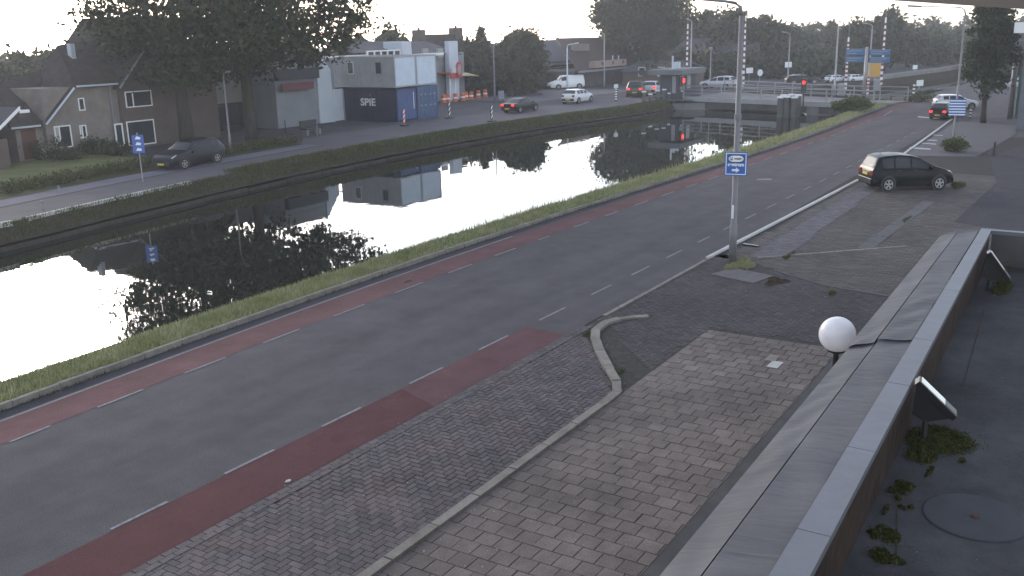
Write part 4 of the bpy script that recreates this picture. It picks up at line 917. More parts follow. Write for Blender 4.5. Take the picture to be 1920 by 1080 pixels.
# front triangle of the left wing under the sloping verge
r1 = MB()
zr, yr = 6.5, 3.6                                            # main ridge
roofslab(r1, [(hx(137, 165)[0]-.1, -.3, ze+.02), (xm+.1, -.3, ze+.02), (xm+1.6, yr, zr+.2), (hx(178, 85)[0]-.1, yr, zr-.1)]); 
roofslab(r1, [(xl-.15, -.3, 2.05), (hx(137, 165)[0]-.1, -.3, ze+.02), (hx(178, 85)[0]-.1, yr, zr-.1), (hx(150, 127)[0]-.2, yr, 5.0)])
roofslab(r1, [(-.4, .0, 1.98), (xl-.15, -.02, 1.98), (hx(150, 127)[0]-.2, yr, 5.0), (.6, yr, 4.1)])
roofslab(r1, [(-.4, 7.2, 1.98), (.6, yr, 4.1), (hx(150, 127)[0]-.2, yr, 5.0), (hx(178, 85)[0]-.1, yr, zr-.1), (xm+1.6, yr, zr+.2), (xm+1.6, 7.2, ze), (0, 7.3, 2.)])
r1.obj('roof', M_ROOF, hs)
r2 = MB(); roofslab(r2, [(xm-.25, -.6, ze-.2), (xm-.25, 8, ze-.2), (xa, 8, za+.1), (xa, -.6, za+.1)], .16); roofslab(r2, [(xa, -.6, za+.1), (xa, 8, za+.1), (xr+.25, 8, ze-.2), (xr+.25, -.6, ze-.2)], .16); r2.obj('gable_roof', M_ROOF, hs)
MB().tube([(xl-.15, -.36, 2.02), (hx(133, 168)[0], -.36, ze-.1)], .06, 6).obj('verge_board', M_LGREY, hs)
MB().tube([(xm-.22, -.66, ze-.28), (xa, -.66, za+.02)], .06, 6).obj('verge_board', M_GREYP, hs)
MB().tube([(hx(137, 166)[0], -.36, ze-.03), (xm-.1, -.36, ze-.03)], .06, 6).obj('gutter', M_LGREY, hs); MB().tube([(-.4, -.02, 1.95), (xl-.3, -.02, 1.95)], .06, 6).obj('gutter', M_LGREY, hs)
MB().tube([(hx(203, 160)[0], -.08, 0), (hx(203, 160)[0], -.08, ze-.1)], .05, 6).obj('downpipe', M_GREYP, hs)
MB().box(hx(176, 100)[0], hx(184, 100)[0], 2.2, 2.6, 5., hx(180, 100)[1]+.6).obj('roof_vent', M_LGREY, hs)
for (a, b_, y, mu) in (((145, 184), (160, 207), 0., ()), ((148, 235), (164, 258), 0., (.35,)), ((100, 237), (137, 275), 0., (.3,))):
    x0, z1 = hx(*a); x1, z0 = hx(*b_); win(hs, x0, x1, z0, z1, y, .07, mu, curtain=(mu == (.3,)))
for (a, b_, mu) in (((228, 172), (281, 198), (.28,)), ((231, 228), (288, 268), ())):
    x0, z1 = hx(*a); x1, z0 = hx(*b_); win(hs, x0, x1, z0, z1, -.25, .07, mu)
x0, z1 = hx(208, 232); x1, z0 = hx(229, 272); win(hs, x0, x1, z0, z1, -.26, .09, (), name='door')
MB().box(0.3, 1.2, .285, .3, .1, 1.8).obj('door', mat('brown_door', (.10, .05, .04), .6), hs)
# neighbour on the far left edge
nb = thing('neighbour_house', 'house corner with white verge board at the far left edge', 'house', (26.5, 50.5, 0))
x0 = FY(0, 240, 50.5)[0]-26.5; x1, z1 = FY(36, 201, 50.5); x1 -= 26.5
MB().box(-5, x0+.4, .2, 6, 0, 1.6).obj('wall', M_WALLD, nb)
rr = MB(); roofslab(rr, [(x1-5.6, 0, z1-4.2), (x1, 0, z1), (x1, 7, z1), (x1-5.6, 7, z1-4.2)]); rr.obj('roof', M_ROOFG, nb)
MB().slab([(x1-2.6, -.08, z1-1.95), (x1-.0, -.08, z1+.05), (x1-.0, -.08, z1-.13), (x1-2.6, -.08, z1-2.1)], (0, .07, 0)).obj('verge_board', M_WHITE, nb)
MB().box(x1-.05, x1+.5, -.1, 0, z1-.32, z1-.16).obj('gutter_end', M_WHITE, nb)
x0, z0 = FY(-20, 195, 60); n2 = thing('hall', 'pale grey low roof with white edge behind the neighbour house', 'building', (0, 60, 0))
xq, zq = FY(34, 183, 60); MB().slab([(20, 0, zq-.2), (xq, 0, zq), (xq, 8, zq+.2), (20, 8, zq)], (0, 0, .12)).obj('roof_edge', M_LGREY, n2); MB().box(20, xq-.1, .1, 8, 0, zq-.21).obj('wall', mat('mauve_wall', (.15, .14, .16), .9), n2)
# garden: lawn bushes
gb = [(95, 300, 260, 1.4), (125, 300, 278, 1.1), (178, 290, 262, .9), (200, 288, 265, .9), (225, 292, 272, 1.)]
def bush(name, label, px, base, top, r, n=900, m=M_LEAFB, group=None, size=.14, cat='bush', z0=0.):
    p = G(px, base); h = HT(p, top); t = thing(name, label, cat, (p[0], p[1], z0), 0, group)
    MB().tube([(0, 0, 0), (0.03, 0, h*.5)], [.05, .02], 5).obj('stem', M_BARK, t)
    link('foliage', np_mesh('foliage', leaves(crown_pts((0, 0, h*.52), (r, r, h*.48), n, 40, .35), size), 4, m), t); return t
bl = ['low garden bush left of the wide house window', 'low bush under the wide house window', 'round topiary bush beside the small lower house window', 'small bush left of the white glazed door', 'bush right of the white glazed door']
for q, l in zip(gb, bl): bush('garden_bush', l, q[0], q[1], q[2], q[3]*.8, 700, M_LEAFB, 'bushes before the brick house')
hd = thing('garden_hedge', 'low dark hedge along the footpath before the brick house', 'hedge')
hv = []
for x in np.arange(24, 45, .5): hv.append(leaves(crown_pts((x, yFB(x)+6.7, .2), (.5, 1.0, .22), 330, 12, .2), .11))
link('foliage', np_mesh('foliage', np.concatenate(hv), 4, M_GRASSD), hd)
MB().box(24, 45, 0, 0.02, 0, .02)
for k, (px, py) in enumerate(((80, 392), (111, 360))):
    bollard(px, py, .6, ('short round-topped bollard beside the pale edge stones' if k == 0 else 'short bollard on the footpath before the hedge'), topy=(376, 348)[k], r=.05, m=M_GREYP)
bollard(148, 333, .3, 'low white garden light in the hedge bed', topy=329, r=.05, m=M_WHITE)
# lime trees
p1 = G(352, 274); p2 = G(472, 262)
tree('lime_tree', 'large lime tree left of the pair, trunk beside the brick house', p1, 14.5, 6.3, 3.6, 23000, .30, M_LEAF, 'two lime trees on the far bank', nclump=330, csize=.95, trunk_r=.42, limbs=11, hollow=.25, offs=(.8, -.8))
tree('lime_tree', 'large lime tree right of the pair, trunk before the grey shop', p2, 15, 6.9, 4.0, 24000, .30, M_LEAF, 'two lime trees on the far bank', nclump=350, csize=.95, trunk_r=.38, limbs=11, hollow=.25, offs=(1.6, -1.2))
# pale building behind the trees
pb = thing('glazed_shop', 'grey shop with dark glazing behind the second big trunk', 'building', (0, 55.5, 0))
x0, zt = FY(366, 140, 55.5); x1, _ = FY(520, 140, 55.5); zm = FY(440, 192, 55.5)[1]
MB().box(x0, x1+.5, 0, 9, zm, zt+1.2).obj('wall', mat('upper_wall', (.20, .195, .19), .9), pb); MB().box(x0+.1, x1+.4, .25, 8.9, 0, zm-.002).obj('shop_front', mat('olive_front', (.045, .044, .036), .6, var=.2), pb)
for k in range(6): xx = x0+.2+(x1-x0)*k/6; win(pb, xx, xx+(x1-x0)/6-.1, .25, zm-.2, .24, .06, (), M_DARK)
# grey white shop
sh = thing('white_shop', 'grey shop wall with dark fascia, red sign strip and white side pillar', 'building', (0, 52.6, 0))
x0, _ = FY(523, 245, 52.6); x1, _ = FY(599, 228, 52.6); z_t = FY(598, 88, 52.6)[1]
MB().box(x0, x1, 0, 8, 0, z_t-1.0).obj('wall', M_GREYP, sh); MB().box(x0-.2, x1, -.02, 8, z_t-.99, z_t-.1).obj('upper_wall', mat('upper_grey', (.24, .245, .265), .8), sh)
a = FY(520, 128, 52.6)[1]; b_ = FY(560, 150, 52.6)[1]; MB().box(x0-.1, x1-.1, -.45, -.03, FY(590, 146, 52.6)[1], FY(590, 126, 52.6)[1]).obj('fascia', mat('dark_fascia', (.065, .065, .075), .6), sh)
sx0, sz1_ = FY(527, 155, 52.2); sx1, sz0_ = FY(587, 166, 52.2); MB().box(sx0, sx1, -.5, -.455, FY(587, 166, 52.2)[1], FY(587, 152, 52.2)[1]).obj('sign_strip', mat('dull_red', (.13, .035, .045), .5), sh)
px0, _ = FY(599, 228, 52.6); px1, _ = FY(640, 222, 52.6)
MB().slab([(px0+.01, -.1, 0), (FY(627, 225, 52.6)[0], -.1, 0), (FY(617, 120, 52.6)[0], -.1, FY(617, 130, 52.6)[1]), (px0+.01, -.1, z_t)], (0, .5, 0)).obj('side_pillar', M_LGREY, sh)  # paler than the wall beside it: the light on it is painted in
fc = thing('site_fence', 'white metal site fence between shop pillar and blue containers', 'fence', (0, 52.55, 0))
f0_, f1_ = FY(627, 225, 52.6)[0]+.02, FY(654, 221, 52.6)[0]; zf = FY(640, 166, 52.6)[1]; n = 6
for k in range(n):
    a0, a1 = f0_+(f1_-f0_)*k/n+.01, f0_+(f1_-f0_)*(k+1)/n-.01; MB().box(a0, a1, 0, .06, .05, zf-(0 if k < 4 else .1)).obj('panel', M_LGREY if k < 4 else M_PLAST, fc)
MB().box(f0_+(f1_-f0_)*.66-.03, f0_+(f1_-f0_)*.66+.03, -.04, .0, 0, zf).obj('post', M_STEEL, fc)
cn = bollard
bn = thing('bench', 'dark box bench before the shop wall', 'bench', (*G(585, 253), 0)); MB().bbox(-.8, .8, -.25, .25, .42, .52, .02).obj('seat', M_DARK, bn); MB().bbox(-.7, -.5, -.2, .2, 0, .42).obj('leg', M_POST, bn); MB().bbox(.5, .7, -.2, .2, 0, .42).obj('leg', M_POST, bn); MB().bbox(-.8, .8, .26, .34, .5, 1.0, .02).obj('backrest', M_DARK, bn)
bollard(536, 250, .6, 'thin dark post before the shop wall', topy=225, r=.04); bollard(595, 262-8, .6, 'pale thin post beside the box bench', topy=232, r=.04, m=M_GREYP)

# --- containers
cA = G(745, 229); cB = G(823, 218); cC = G(655, 222); X0, X1 = cA[0], cB[0]; Y0 = (cA[1]+cB[1])/2; Y1 = cC[1]; XM = (X0+X1)/2
HC = HT(cA, 165)
def container(label, xa, xb, z0, z1, m_end, m_side, doors=False, corr_end=True, name='shipping_container'):
    t = thing(name, label, 'container', (xa, Y0, z0)); w_ = xb-xa-.04; h = z1-z0-.05; L = Y1-Y0
    MB().box(.04, w_-.04, .06, L-.04, .1, h-.06).obj('core', m_side, t)
    f = MB()
    for x in (0, w_-.12):
        for y in (0, L-.12): f.box(x, x+.12, y, y+.12, 0, h)
    for z in (0, h-.12):
        f.box(.12, w_-.12, 0, .1, z, z+.12); f.box(.12, w_-.12, L-.1, L, z, z+.12); f.box(0, .1, .12, L-.12, z, z+.12); f.box(w_-.1, w_, .12, L-.12, z, z+.12)
    f.obj('frame', m_side, t)
    s = MB(); n = int((L-.24)/.28)                                     # corrugated long side (faces -X)
    for k in range(n): y = .12+(L-.24)*k/n; q = (L-.24)/n; s.add([(.05, y, .12), (.05, y+q*.35, .12), (.015, y+q*.5, .12), (.015, y+q*.85, .12), (.05, y+q, .12), (.05, y, h-.12), (.05, y+q*.35, h-.12), (.015, y+q*.5, h-.12), (.015, y+q*.85, h-.12), (.05, y+q, h-.12)], [(0, 5, 6, 1), (1, 6, 7, 2), (2, 7, 8, 3), (3, 8, 9, 4)])
    s.obj('side_panel', m_side, t)
    if corr_end and not doors:
        e = MB(); n = int((w_-.24)/.28)
        for k in range(n): x = .12+(w_-.24)*k/n; q = (w_-.24)/n; e.add([(x, .05, .12), (x+q*.35, .05, .12), (x+q*.5, .015, .12), (x+q*.85, .015, .12), (x+q, .05, .12), (x, .05, h-.12), (x+q*.35, .05, h-.12), (x+q*.5, .015, h-.12), (x+q*.85, .015, h-.12), (x+q, .05, h-.12)], [(0, 1, 6, 5), (1, 2, 7, 6), (2, 3, 8, 7), (3, 4, 9, 8)])
        e.obj('end_panel', m_end, t)
    if not corr_end: MB().box(.12, w_-.12, .02, .058, .12, h-.12).obj('end_panel', m_end, t)
    if doors:
        for k in (0, 1):
            a0 = .13+(w_-.26)*k/2; d = MB().box(a0, a0+(w_-.26)/2-.015, .02, .06, .13, h-.13).obj('door', m_end, t)
            for q in (.25, .7):
                xx = a0+(w_-.26)/2*q; MB().tube([(xx, -.01, .16), (xx, -.01, h-.16)], .022, 6).obj('locking_bar', mat('blue_bar', (.07, .13, .22), .4), d)
                MB().box(xx-.14, xx+.14, -.03, .0, h*.38, h*.43).obj('handle', M_GREYP, d); MB().box(xx-.12, xx+.12, -.03, .0, h*.72, h*.77).obj('latch', M_GREYP, d)
    return t, w_, h
M_BL2 = mat('container_blue_door', (.045, .085, .17), .5, var=.2, scale=3)
c1, w1, h1 = container('blue container with white SPIE lettering on its dark side', X0, XM, 0, HC, M_CONTB, mat('container_navy', (.026, .032, .060), .6, var=.15, scale=2))
container('blue container with double doors right of the SPIE one', XM, X1, 0, HC, M_BL2, M_CONTB, doors=True)
c3, _, _ = container('pale office container on top of the SPIE one, with side windows', X0-.03, XM, HC+.02, HC*1.93, M_CONTW, M_CONTG, corr_end=False)
container('pale office container on top of the blue doors one', XM, X1, HC+.02, HC*1.93, M_CONTW, M_CONTG, corr_end=False)
L = Y1-Y0
yy = L*.46; text('SPIE', .78, (-.012, yy, h1*.57), c1, M_WHITE, rot=(R(90), 0, R(-90)), bold=.02, xs_=1.15)
MB().slab([(-.01, yy-.25+.12*math.cos(a)*(1 if k % 2 else .45), h1*.80+.14*math.sin(a)*(1 if k % 2 else .45)) for k, a in enumerate(np.linspace(0, 5.65, 10))], (-.004, 0, 0)).obj('logo_star', mat('magenta', (.30, .05, .10), .5), c1)
MB().box(X1-X0-.9-.3, X1-X0-.85-.3, -.01, .0, 1, 2).v
MB().box(w1-.5, w1-.44, -.005, .012, h1*.35, h1*.85).obj('lettering_strip', M_WHITE, c1)
for (q0, q1) in ((.20, .30), (.66, .76)):
    f = MB().box(-.04, .01, L*q0, L*q1, 1.0, 1.95).obj('window', M_WHITE if q0 > .5 else M_PLAST, c3); MB().box(-.05, -.041, L*q0+.06, L*q1-.06, 1.06, 1.89).obj('pane', M_GLASS, f)
ml = thing('marker_post', 'red and white banded pole at the corner of the SPIE container', 'post', (*G(748, 227), 0)); MB().tube([(0, 0, 0), (0, 0, 2.15)], .09, 8).obj('pole', M_WHITE, ml); MB().rev([(.1, .75), (.1, 1.45)], 10).obj('red_band', M_RED, ml)
for (px, py, ty, l) in ((758, 236, 205, 'red and white slanted beacon before the container corner'), (843, 222, 190, 'striped beacon right of the blue container doors'), (922, 228, 197, 'black and white striped beacon beside the black saloon')):
    p = G(px, py); h = HT(p, ty); t = thing('traffic_beacon', l, 'beacon', (p[0], p[1], 0)); MB().bbox(-.32, .32, -.2, .2, 0, .10, .03).obj('foot', M_DARK, t)
    MB().box(-.11, .11, -.025, .025, .1, h).obj('board', M_RED if py > 230 else M_BLACK, t)
    for k in range(3): z = .18+(h-.2)*k/3; MB().slab([(-.10, -.03, z), (.10, -.03, z+.2), (.10, -.03, z+.38), (-.10, -.03, z+.18)], (0, .004, 0)).obj('stripe', M_WHITE, t)

# --- building behind containers, petrol station
ob = thing('office_building', 'low building with white window band and pale tower behind the containers', 'building', (0, 58, 0))
fy = lambda px, py, Y=58: FY(px, py, Y)
x0, x1 = fy(660, 100)[0], fy(900, 100)[0]
MB().box(x0, x1-3, 0, 8, 0, fy(745, 104)[1]).obj('wall', M_GREYP, ob)
z1 = fy(745, 104)[1]
rr = MB(); roofslab(rr, [(x0-.3, -.4, fy(700, 97)[1]), (fy(858, 90)[0], -.4, z1-.1), (fy(858, 90)[0], 4, fy(820, 76, 62)[1]), (x0-.3, 4, fy(700, 74, 62)[1])]); rr.obj('roof', M_ROOFG, ob)
xa_, xb_ = fy(680, 100)[0], fy(742, 100)[0]; za_, zb_ = fy(712, 112)[1], fy(712, 95)[1]
f = MB(); f.box(xa_, xb_, -.62, -.42, za_-.08, za_+.06); f.box(xa_, xb_, -.62, -.42, zb_-.06, zb_+.05)
for k in range(6): xx = xa_+(xb_-xa_)*k/5; f.box(xx-.09, xx+.09, -.60, -.43, za_+.061, zb_-.061)
wo = f.obj('window_band', M_WHITE, ob)
for k in range(5): xx = xa_+(xb_-xa_)*k/5; MB().box(xx+.10, xx+(xb_-xa_)/5-.10, -.5, -.44, za_+.07, zb_-.07).obj('pane', M_ROOFG, wo)
MB().box(fy(742, 80)[0], fy(760, 80)[0], -.7, 1.5, 2.5, fy(750, 78)[1]).obj('tower', M_LGREY, ob)
for a, b_ in ((757, 763), (784, 794), (812, 822)): MB().box(fy(a, 95)[0], fy(b_, 95)[0], -.6, -.4, fy(a, 104)[1]-.2, fy(a, 91)[1]).obj('pier', M_PLAST, ob)
MB().box(fy(757, 95)[0], fy(822, 95)[0], -.66, -.61, fy(790, 103)[1]-.1, fy(790, 101)[1]+.05).obj('rail', M_WHITE, ob)
hh = thing('chimney_house', 'tiled house roof between two chimneys behind the containers', 'house', (0, 66, 0))
f6 = lambda px, py: FY(px, py, 66)
x0, x1 = f6(783, 64)[0], f6(856, 62)[0]; zr = f6(820, 64)[1]
rr = MB(); roofslab(rr, [(x0-1.6, -3.5, zr-4.2), (x1+2.2, -3.5, zr-4.2), (x1+.2, 0, zr), (x0-.2, 0, zr)], .2); roofslab(rr, [(x0-.2, 0, zr), (x1+.2, 0, zr), (x1+2.2, 3.5, zr-4.2), (x0-1.6, 3.5, zr-4.2)], .2)
roofslab(rr, [(x1+2.2, -3.5, zr-4.2), (x1+2.2, 3.5, zr-4.2), (x1+.2, 0, zr)], .2); rr.obj('roof', M_ROOF, hh); MB().box(x0-1.4, x1+2, -3.3, 3.3, 0, zr-4.4).obj('wall', M_WALLD, hh)
for a, b_, tp in ((779, 791, 56), (848, 861, 52)):
    MB().box(f6(a, 60)[0], f6(b_, 60)[0], -.5, .5, zr-1, f6(a, tp)[1]).obj('chimney', M_WALLD, hh); MB().rev([(.15, 0), (.15, .25)], 8, ((f6(a, 60)[0]+f6(b_, 60)[0])/2, 0, f6(a, tp)[1])).obj('chimney_pot', M_WALLD, hh)
ps = thing('petrol_station', 'petrol station pylon with red edged wing canopy and round sign', 'petrol station', (*G(846, 188), 0))
p = G(846, 188); Yp = p[1]; q = lambda px, py: (FY(px, py, Yp)[0]-p[0], FY(px, py, Yp)[1])
MB().box(q(838, 100)[0], q(855, 100)[0], -.25, .25, 0, q(846, 77)[1]).obj('pylon', M_LGREY, ps)
a = q(826, 140); b_ = q(880, 143); c_ = q(856, 136)
MB().slab([(a[0], -1.2, a[1]+.1), (b_[0], -1.2, b_[1]), (b_[0], 1.2, b_[1]), (a[0], 1.2, a[1]+.1)], (0, 0, .12)).obj('wing_canopy', M_ORANGE, ps)
MB().slab([(q(843, 138)[0], -1.22, q(843, 142)[1]), (b_[0]-.2, -1.22, b_[1]+.1), (q(856, 136)[0], -1.22, q(856, 136)[1])], (0, 2.4, 0)).obj('canopy_top', mat('cream', (.55, .50, .36), .6), ps)
MB().box(a[0]-.1, q(846, 140)[0], -1.3, -1.22, q(830, 147)[1], q(830, 138)[1]).obj('red_fascia', M_RED, ps)
cxx, cz_ = q(840, 130); MB().slab([(cxx+.55*math.cos(t_), -1.4, cz_+.75*math.sin(t_)) for t_ in np.linspace(0, 6.0, 20)], (0, .1, 0)).obj('round_sign', M_RED, ps)
MB().slab([(cxx+.32*math.cos(t_), -1.42, cz_+.5*math.sin(t_)) for t_ in np.linspace(0, 6.0, 20)], (0, .01, 0)).obj('sign_face', M_PLAST, ps); MB().box(cxx-1.2, cxx-.5, -1.38, -1.2, cz_-.3, cz_+.2).obj('sign_arm', M_LGREY, ps)
for px in (828, 838): MB().tube([(q(px, 150)[0], -1., 0), (q(px, 150)[0], -1., a[1])], .07, 6).obj('column', M_WHITE, ps)
dr0 = None
for k, (px, py) in enumerate(((832, 193), (840, 192), (854, 190.5), (868, 189), (874, 187), (884, 186.5), (897, 184), (910, 182))):
    pp = G(px, py)
    if k == 0:
        dr0 = thing('traffic_drum', 'x', 'traffic drum', (*pp, 0), 0, 'row of orange barrier drums'); MB().rev([(.28, 0), (.30, .08), (.24, .12), (.20, .75), (.12, .8)], 12).obj('drum', M_ORANGE, dr0); MB().rev([(.235, .3), (.225, .45)], 12).obj('white_band', M_WHITE, dr0); t = dr0
    else: t = copy_tree(dr0); t.location = (*pp, 0)
    t['label'] = ['orange barrier drum nearest the blue containers', 'second orange drum, under the canopy edge', 'third orange drum, just right of the pylon foot', 'fourth orange drum right of the pylon', 'fifth orange drum, close to the fourth', 'sixth orange drum of the row', 'seventh orange drum, last but one', 'last orange drum towards the tall mast'][k]; t.rotation_euler[2] = k
bollard(853, 182, .9, 'white and dark round post beside the pylon', topy=160, r=.12, m=M_WHITE)
ps2 = thing('info_board', 'small framed info board on the verge beside the thin mast', 'sign', (*G(940, 192), 0)); MB().box(-.45, -.38, 0, .06, 0, 1.1).obj('leg', M_DARK, ps2); MB().box(.38, .45, 0, .06, 0, 1.1).obj('leg', M_DARK, ps2); MB().box(-.5, .5, -.03, 0, .3, 1.1).obj('board', M_GREYP, ps2)
isl = thing('planted_island', 'low planted traffic island between forecourt and street', 'planting', (*G(985, 178), 0)); link('foliage', np_mesh('foliage', leaves(crown_pts((0, 0, .2), (2., .8, .35), 900, 30, .3), .16), 4, M_LEAFB), isl)
MB().rev([(1.9, 0), (1.9, .1), (1.7, .12)], 16).obj('border', M_CONCD, isl)
# --- hall with dark roof, beige balcony
hl = thing('dark_roof_hall', 'long hall with dark blue grey roof behind the white van', 'building', (0, 62, 0)); f2 = lambda px, py: FY(px, py, 62)
x0, x1 = f2(1006, 100)[0], f2(1112, 100)[0]; zt = f2(1060, 80)[1]; ze_ = f2(1060, 112)[1]
rr = MB(); roofslab(rr, [(x0, -2, ze_), (x1, -2, ze_), (x1, 4, zt+.35), (x0, 4, zt+.35)], .2); rr.obj('roof', mat('slate_roof', (.062, .066, .080), .7, var=.1), hl); MB().box(x0+.5, x1, -1.5, 8, 0, ze_-.3).obj('wall', M_CONCD, hl)
for k in range(7): xx = x0+1+(x1-x0)*k/7.5; win(hl, xx, xx+1.6, .4, ze_-.7, -1.5, .1, (), M_GREYP)
MB().box(x0+.6, x1, -1.9, -1.55, ze_-.5, ze_-.25).obj('fascia', M_PLAST, hl)
bh = thing('gable_house', 'brown pitched building with beige balcony behind the thin mast', 'building', (0, 0, 0)); Yb = 54.
f3 = lambda px, py: FY(px, py, Yb)
x0, x1 = f3(1078, 126)[0], f3(1205, 126)[0]; zb = f3(1150, 127)[1]
MB().box(x0, x1, Yb, Yb+8, 0, zb).obj('wall', M_CONCD, bh)
rr = MB(); roofslab(rr, [(x0-.3, Yb-.6, zb+.1), (x1+1, Yb-.6, zb+.1), (x1+1, Yb+5, f3(1150, 80)[1]+.6), (f3(1112, 80)[0], Yb+5, f3(1112, 80)[1]+.6)], .2); rr.obj('roof', mat('brown_roof', (.075, .060, .056), .8, var=.15), bh)
MB().box(x0-.5, x1, Yb-1., Yb-.62, zb-.15, zb+.05).obj('eave_board', M_GREYP, bh)
MB().box(f3(1100, 115)[0], f3(1160, 115)[0], Yb-1.1, Yb-.3, f3(1130, 125)[1], f3(1130, 113)[1]).obj('balcony', M_PINKC, bh)
for px in (1114, 1134, 1153): MB().box(f3(px, 115)[0]-.2, f3(px, 115)[0]+.25, Yb-1.13, Yb-1.101, f3(1130, 121)[1], f3(1130, 115)[1]).obj('opening', M_DARK, bh)
MB().box(f3(1112, 90)[0], f3(1126, 90)[0], Yb+1.5, Yb+3, f3(1120, 95)[1], f3(1120, 82)[1]).obj('dormer', M_WALLB, bh)
for px in (1146, 1157): MB().tube([(f3(px, 110)[0], Yb-.2, f3(px, 113)[1]), (f3(px, 110)[0], Yb-.2, f3(px, 104)[1])], .08, 6).obj('flue', M_LGREY, bh)
sk = MB(); P3 = [f3(1168, 79), f3(1181, 78), f3(1193, 102), f3(1187, 111)]
for a, b_ in ((0, 1), (1, 2), (0, 3)): sk.tube([(P3[a][0], Yb-.9+.0, P3[a][1]), (P3[b_][0], Yb-.9, P3[b_][1])], .13, 6)
sf = thing('lift_beam', 'raised white steel beam frame before the big dark tree', 'bridge mast'); sk.obj('frame', M_PLAST, sf); MB().tube([(P3[3][0], Yb-.9, P3[3][1]), (P3[3][0]-.4, Yb-.9, 0)], .1, 6).obj('post', M_GREYP, sf)

# --- masts and lamp posts
def L4(px, py, top, label, arm=None, ad=(-.8, .6), r=.07, **k): p = G(px, py); return lamp('street_lamp', label, p, HT(p, top), arm, ad, r, **k)
L4(433, 287, 138, 'grey lamp post on the canal street before the first lime tree', 1.2, (-.5, -.85), .06)
L4(928, 192, 78, 'thin straight mast right of the striped beacon', None, r=.07, head=False)
L4(1064, 170, 84, 'white lamp post with short arm before the white van', 1.6, (.8, -.2), .09, m=M_LGREY)
L4(1133, 163, 62, 'pale lamp post before the beige balcony building', .6, (-.8, .2), .08, m=M_STEEL)
L4(1294, 170, 38, 'pale lamp post right of the bridge hut', .8, (-.3, .3), .08, m=M_STEEL)
L4(1331, 166, 88, 'short pale lamp post behind the silver people carrier', None, r=.06, m=M_STEEL)
L4(1477, 152, 62, 'thin pale lamp post beyond the bridge before the round hazy trees', .8, (-.5, .5), .07, m=M_STEEL)
L4(1564, 180, 42, 'pale straight mast at the right end of the bridge railing', None, r=.09, m=M_STEEL, head=False)
L4(1627, 172, 46, 'pale lamp post behind the blue direction boards', 1., (-.6, .4), .08, m=M_STEEL)
p = G(268, 341); t = thing('mooring_sign', 'small blue sign with white mark on a thin post on the canal path', 'sign', (p[0], p[1], 0)); hz = HT(p, 253); MB().tube([(0, 0, 0), (0, 0, hz+.1)], .03, 8).obj('post', M_STEEL, t)
hz0 = HT(p, 287); MB().bbox(-.26, .26, -.05, -.03, hz0, hz, .0).obj('board', mat('blue2', (.04, .10, .35), .45), t)
for k in range(3): MB().slab([(-.13, -.056, hz0+.12+.27*k), (.1, -.056, hz0+.10+.27*k), (.13, -.056, hz0+.2+.27*k), (-.05, -.056, hz0+.26+.27*k)], (0, .004, 0)).obj('white_mark', M_WHITE, t)
t.rotation_euler[2] = -.6
# boom barriers standing open
def boom(px, base, top, label, r=.14, bands=11, foot=M_PLAST, top_red=False):
    p = G(px, base); h = HT(p, top); t = thing('barrier_boom', label, 'barrier', (p[0], p[1], 0)); 
    MB().bbox(-.35, .35, -.3, .3, 0, 1.1, .05).obj('drive_housing', foot, t); MB().tube([(0, -.35, .6), (0, -.35, h)], [r, r*.55], 8).obj('boom', M_WHITE, t)
    for k in range(bands):
        z0 = .8+(h-1.)*(k+.0)/bands; z1 = .8+(h-1.)*(k+.45)/bands; rr_ = lambda z: r+(r*.55-r)*(z-.6)/(h-.6)+.015
        MB().rev([(rr_(z0), z0), (rr_(z1), z1)], 8, (0, -.35, 0)).obj('red_band', mat('boom_red', (.16, .03, .035), .5), t)
    MB().tube([(0, -.35, h), (0, -.35, h+2.2)], .025, 5).obj('tip_rod', M_GREYP, t); return t
boom(1281, 170, 45, 'banded barrier boom standing upright above the bridge hut')
boom(1387, 168, 30, 'banded barrier boom standing upright right of the tall lamp post')
boom(1577, 179, 70, 'banded barrier boom at the right end of the bridge railing')
boom(1644, 170, 33, 'banded barrier boom right of the blue direction boards')
# direction boards
p = G(1618, 197); ds = thing('direction_sign', 'blue direction boards on a grey pole at the bridge end', 'sign', (p[0], p[1], 0), math.atan2(-p[1], -p[0])+math.pi/2)
hp_ = HT(p, 88); MB().tube([(0, 0, 0), (0, 0, hp_)], [.13, .11], 10).obj('pole', M_STEEL, ds, smooth=True); MB().tube([(0, 0, 0), (0, 0, .9)], .14, 10).obj('black_sleeve', M_BLACK, ds)
sc_ = math.hypot(*p)/FPX
for (a, b_, t1, t0) in ((-34, -3, 91, 103), (-34, -3, 106, 116), (5, 38, 93, 104), (5, 38, 107, 118)):
    z1_, z0_ = HT(p, t1), HT(p, t0); bd = MB().bbox(a*sc_, b_*sc_, -.16, -.12, z0_, z1_, .01).obj('board', mat('board_blue', (.03, .13, .28), .4), ds)
    MB().box(a*sc_+.1, b_*sc_-.25, -.166, -.162, z0_+(z1_-z0_)*.60, z0_+(z1_-z0_)*.72).obj('text_line', M_PLAST, bd); MB().box(a*sc_+.1, b_*sc_-.6, -.166, -.162, z0_+(z1_-z0_)*.25, z0_+(z1_-z0_)*.36).obj('text_line', M_PLAST, bd)
    MB().box(a*sc_, b_*sc_, -.167, -.162, z1_-.05, z1_-.02).obj('edge_line', M_PLAST, bd)
p = G(1639, 152); t = thing('detour_sign', 'small orange yellow board behind the banded marker post', 'sign', (p[0], p[1], 0)); MB().box(-.06, .06, 0, .06, 0, 1.).obj('post', M_STEEL, t); MB().bbox(-.9, .9, -.05, -.0, .5, 2.2).obj('board', M_YELS, t); t.rotation_euler[2] = -.9

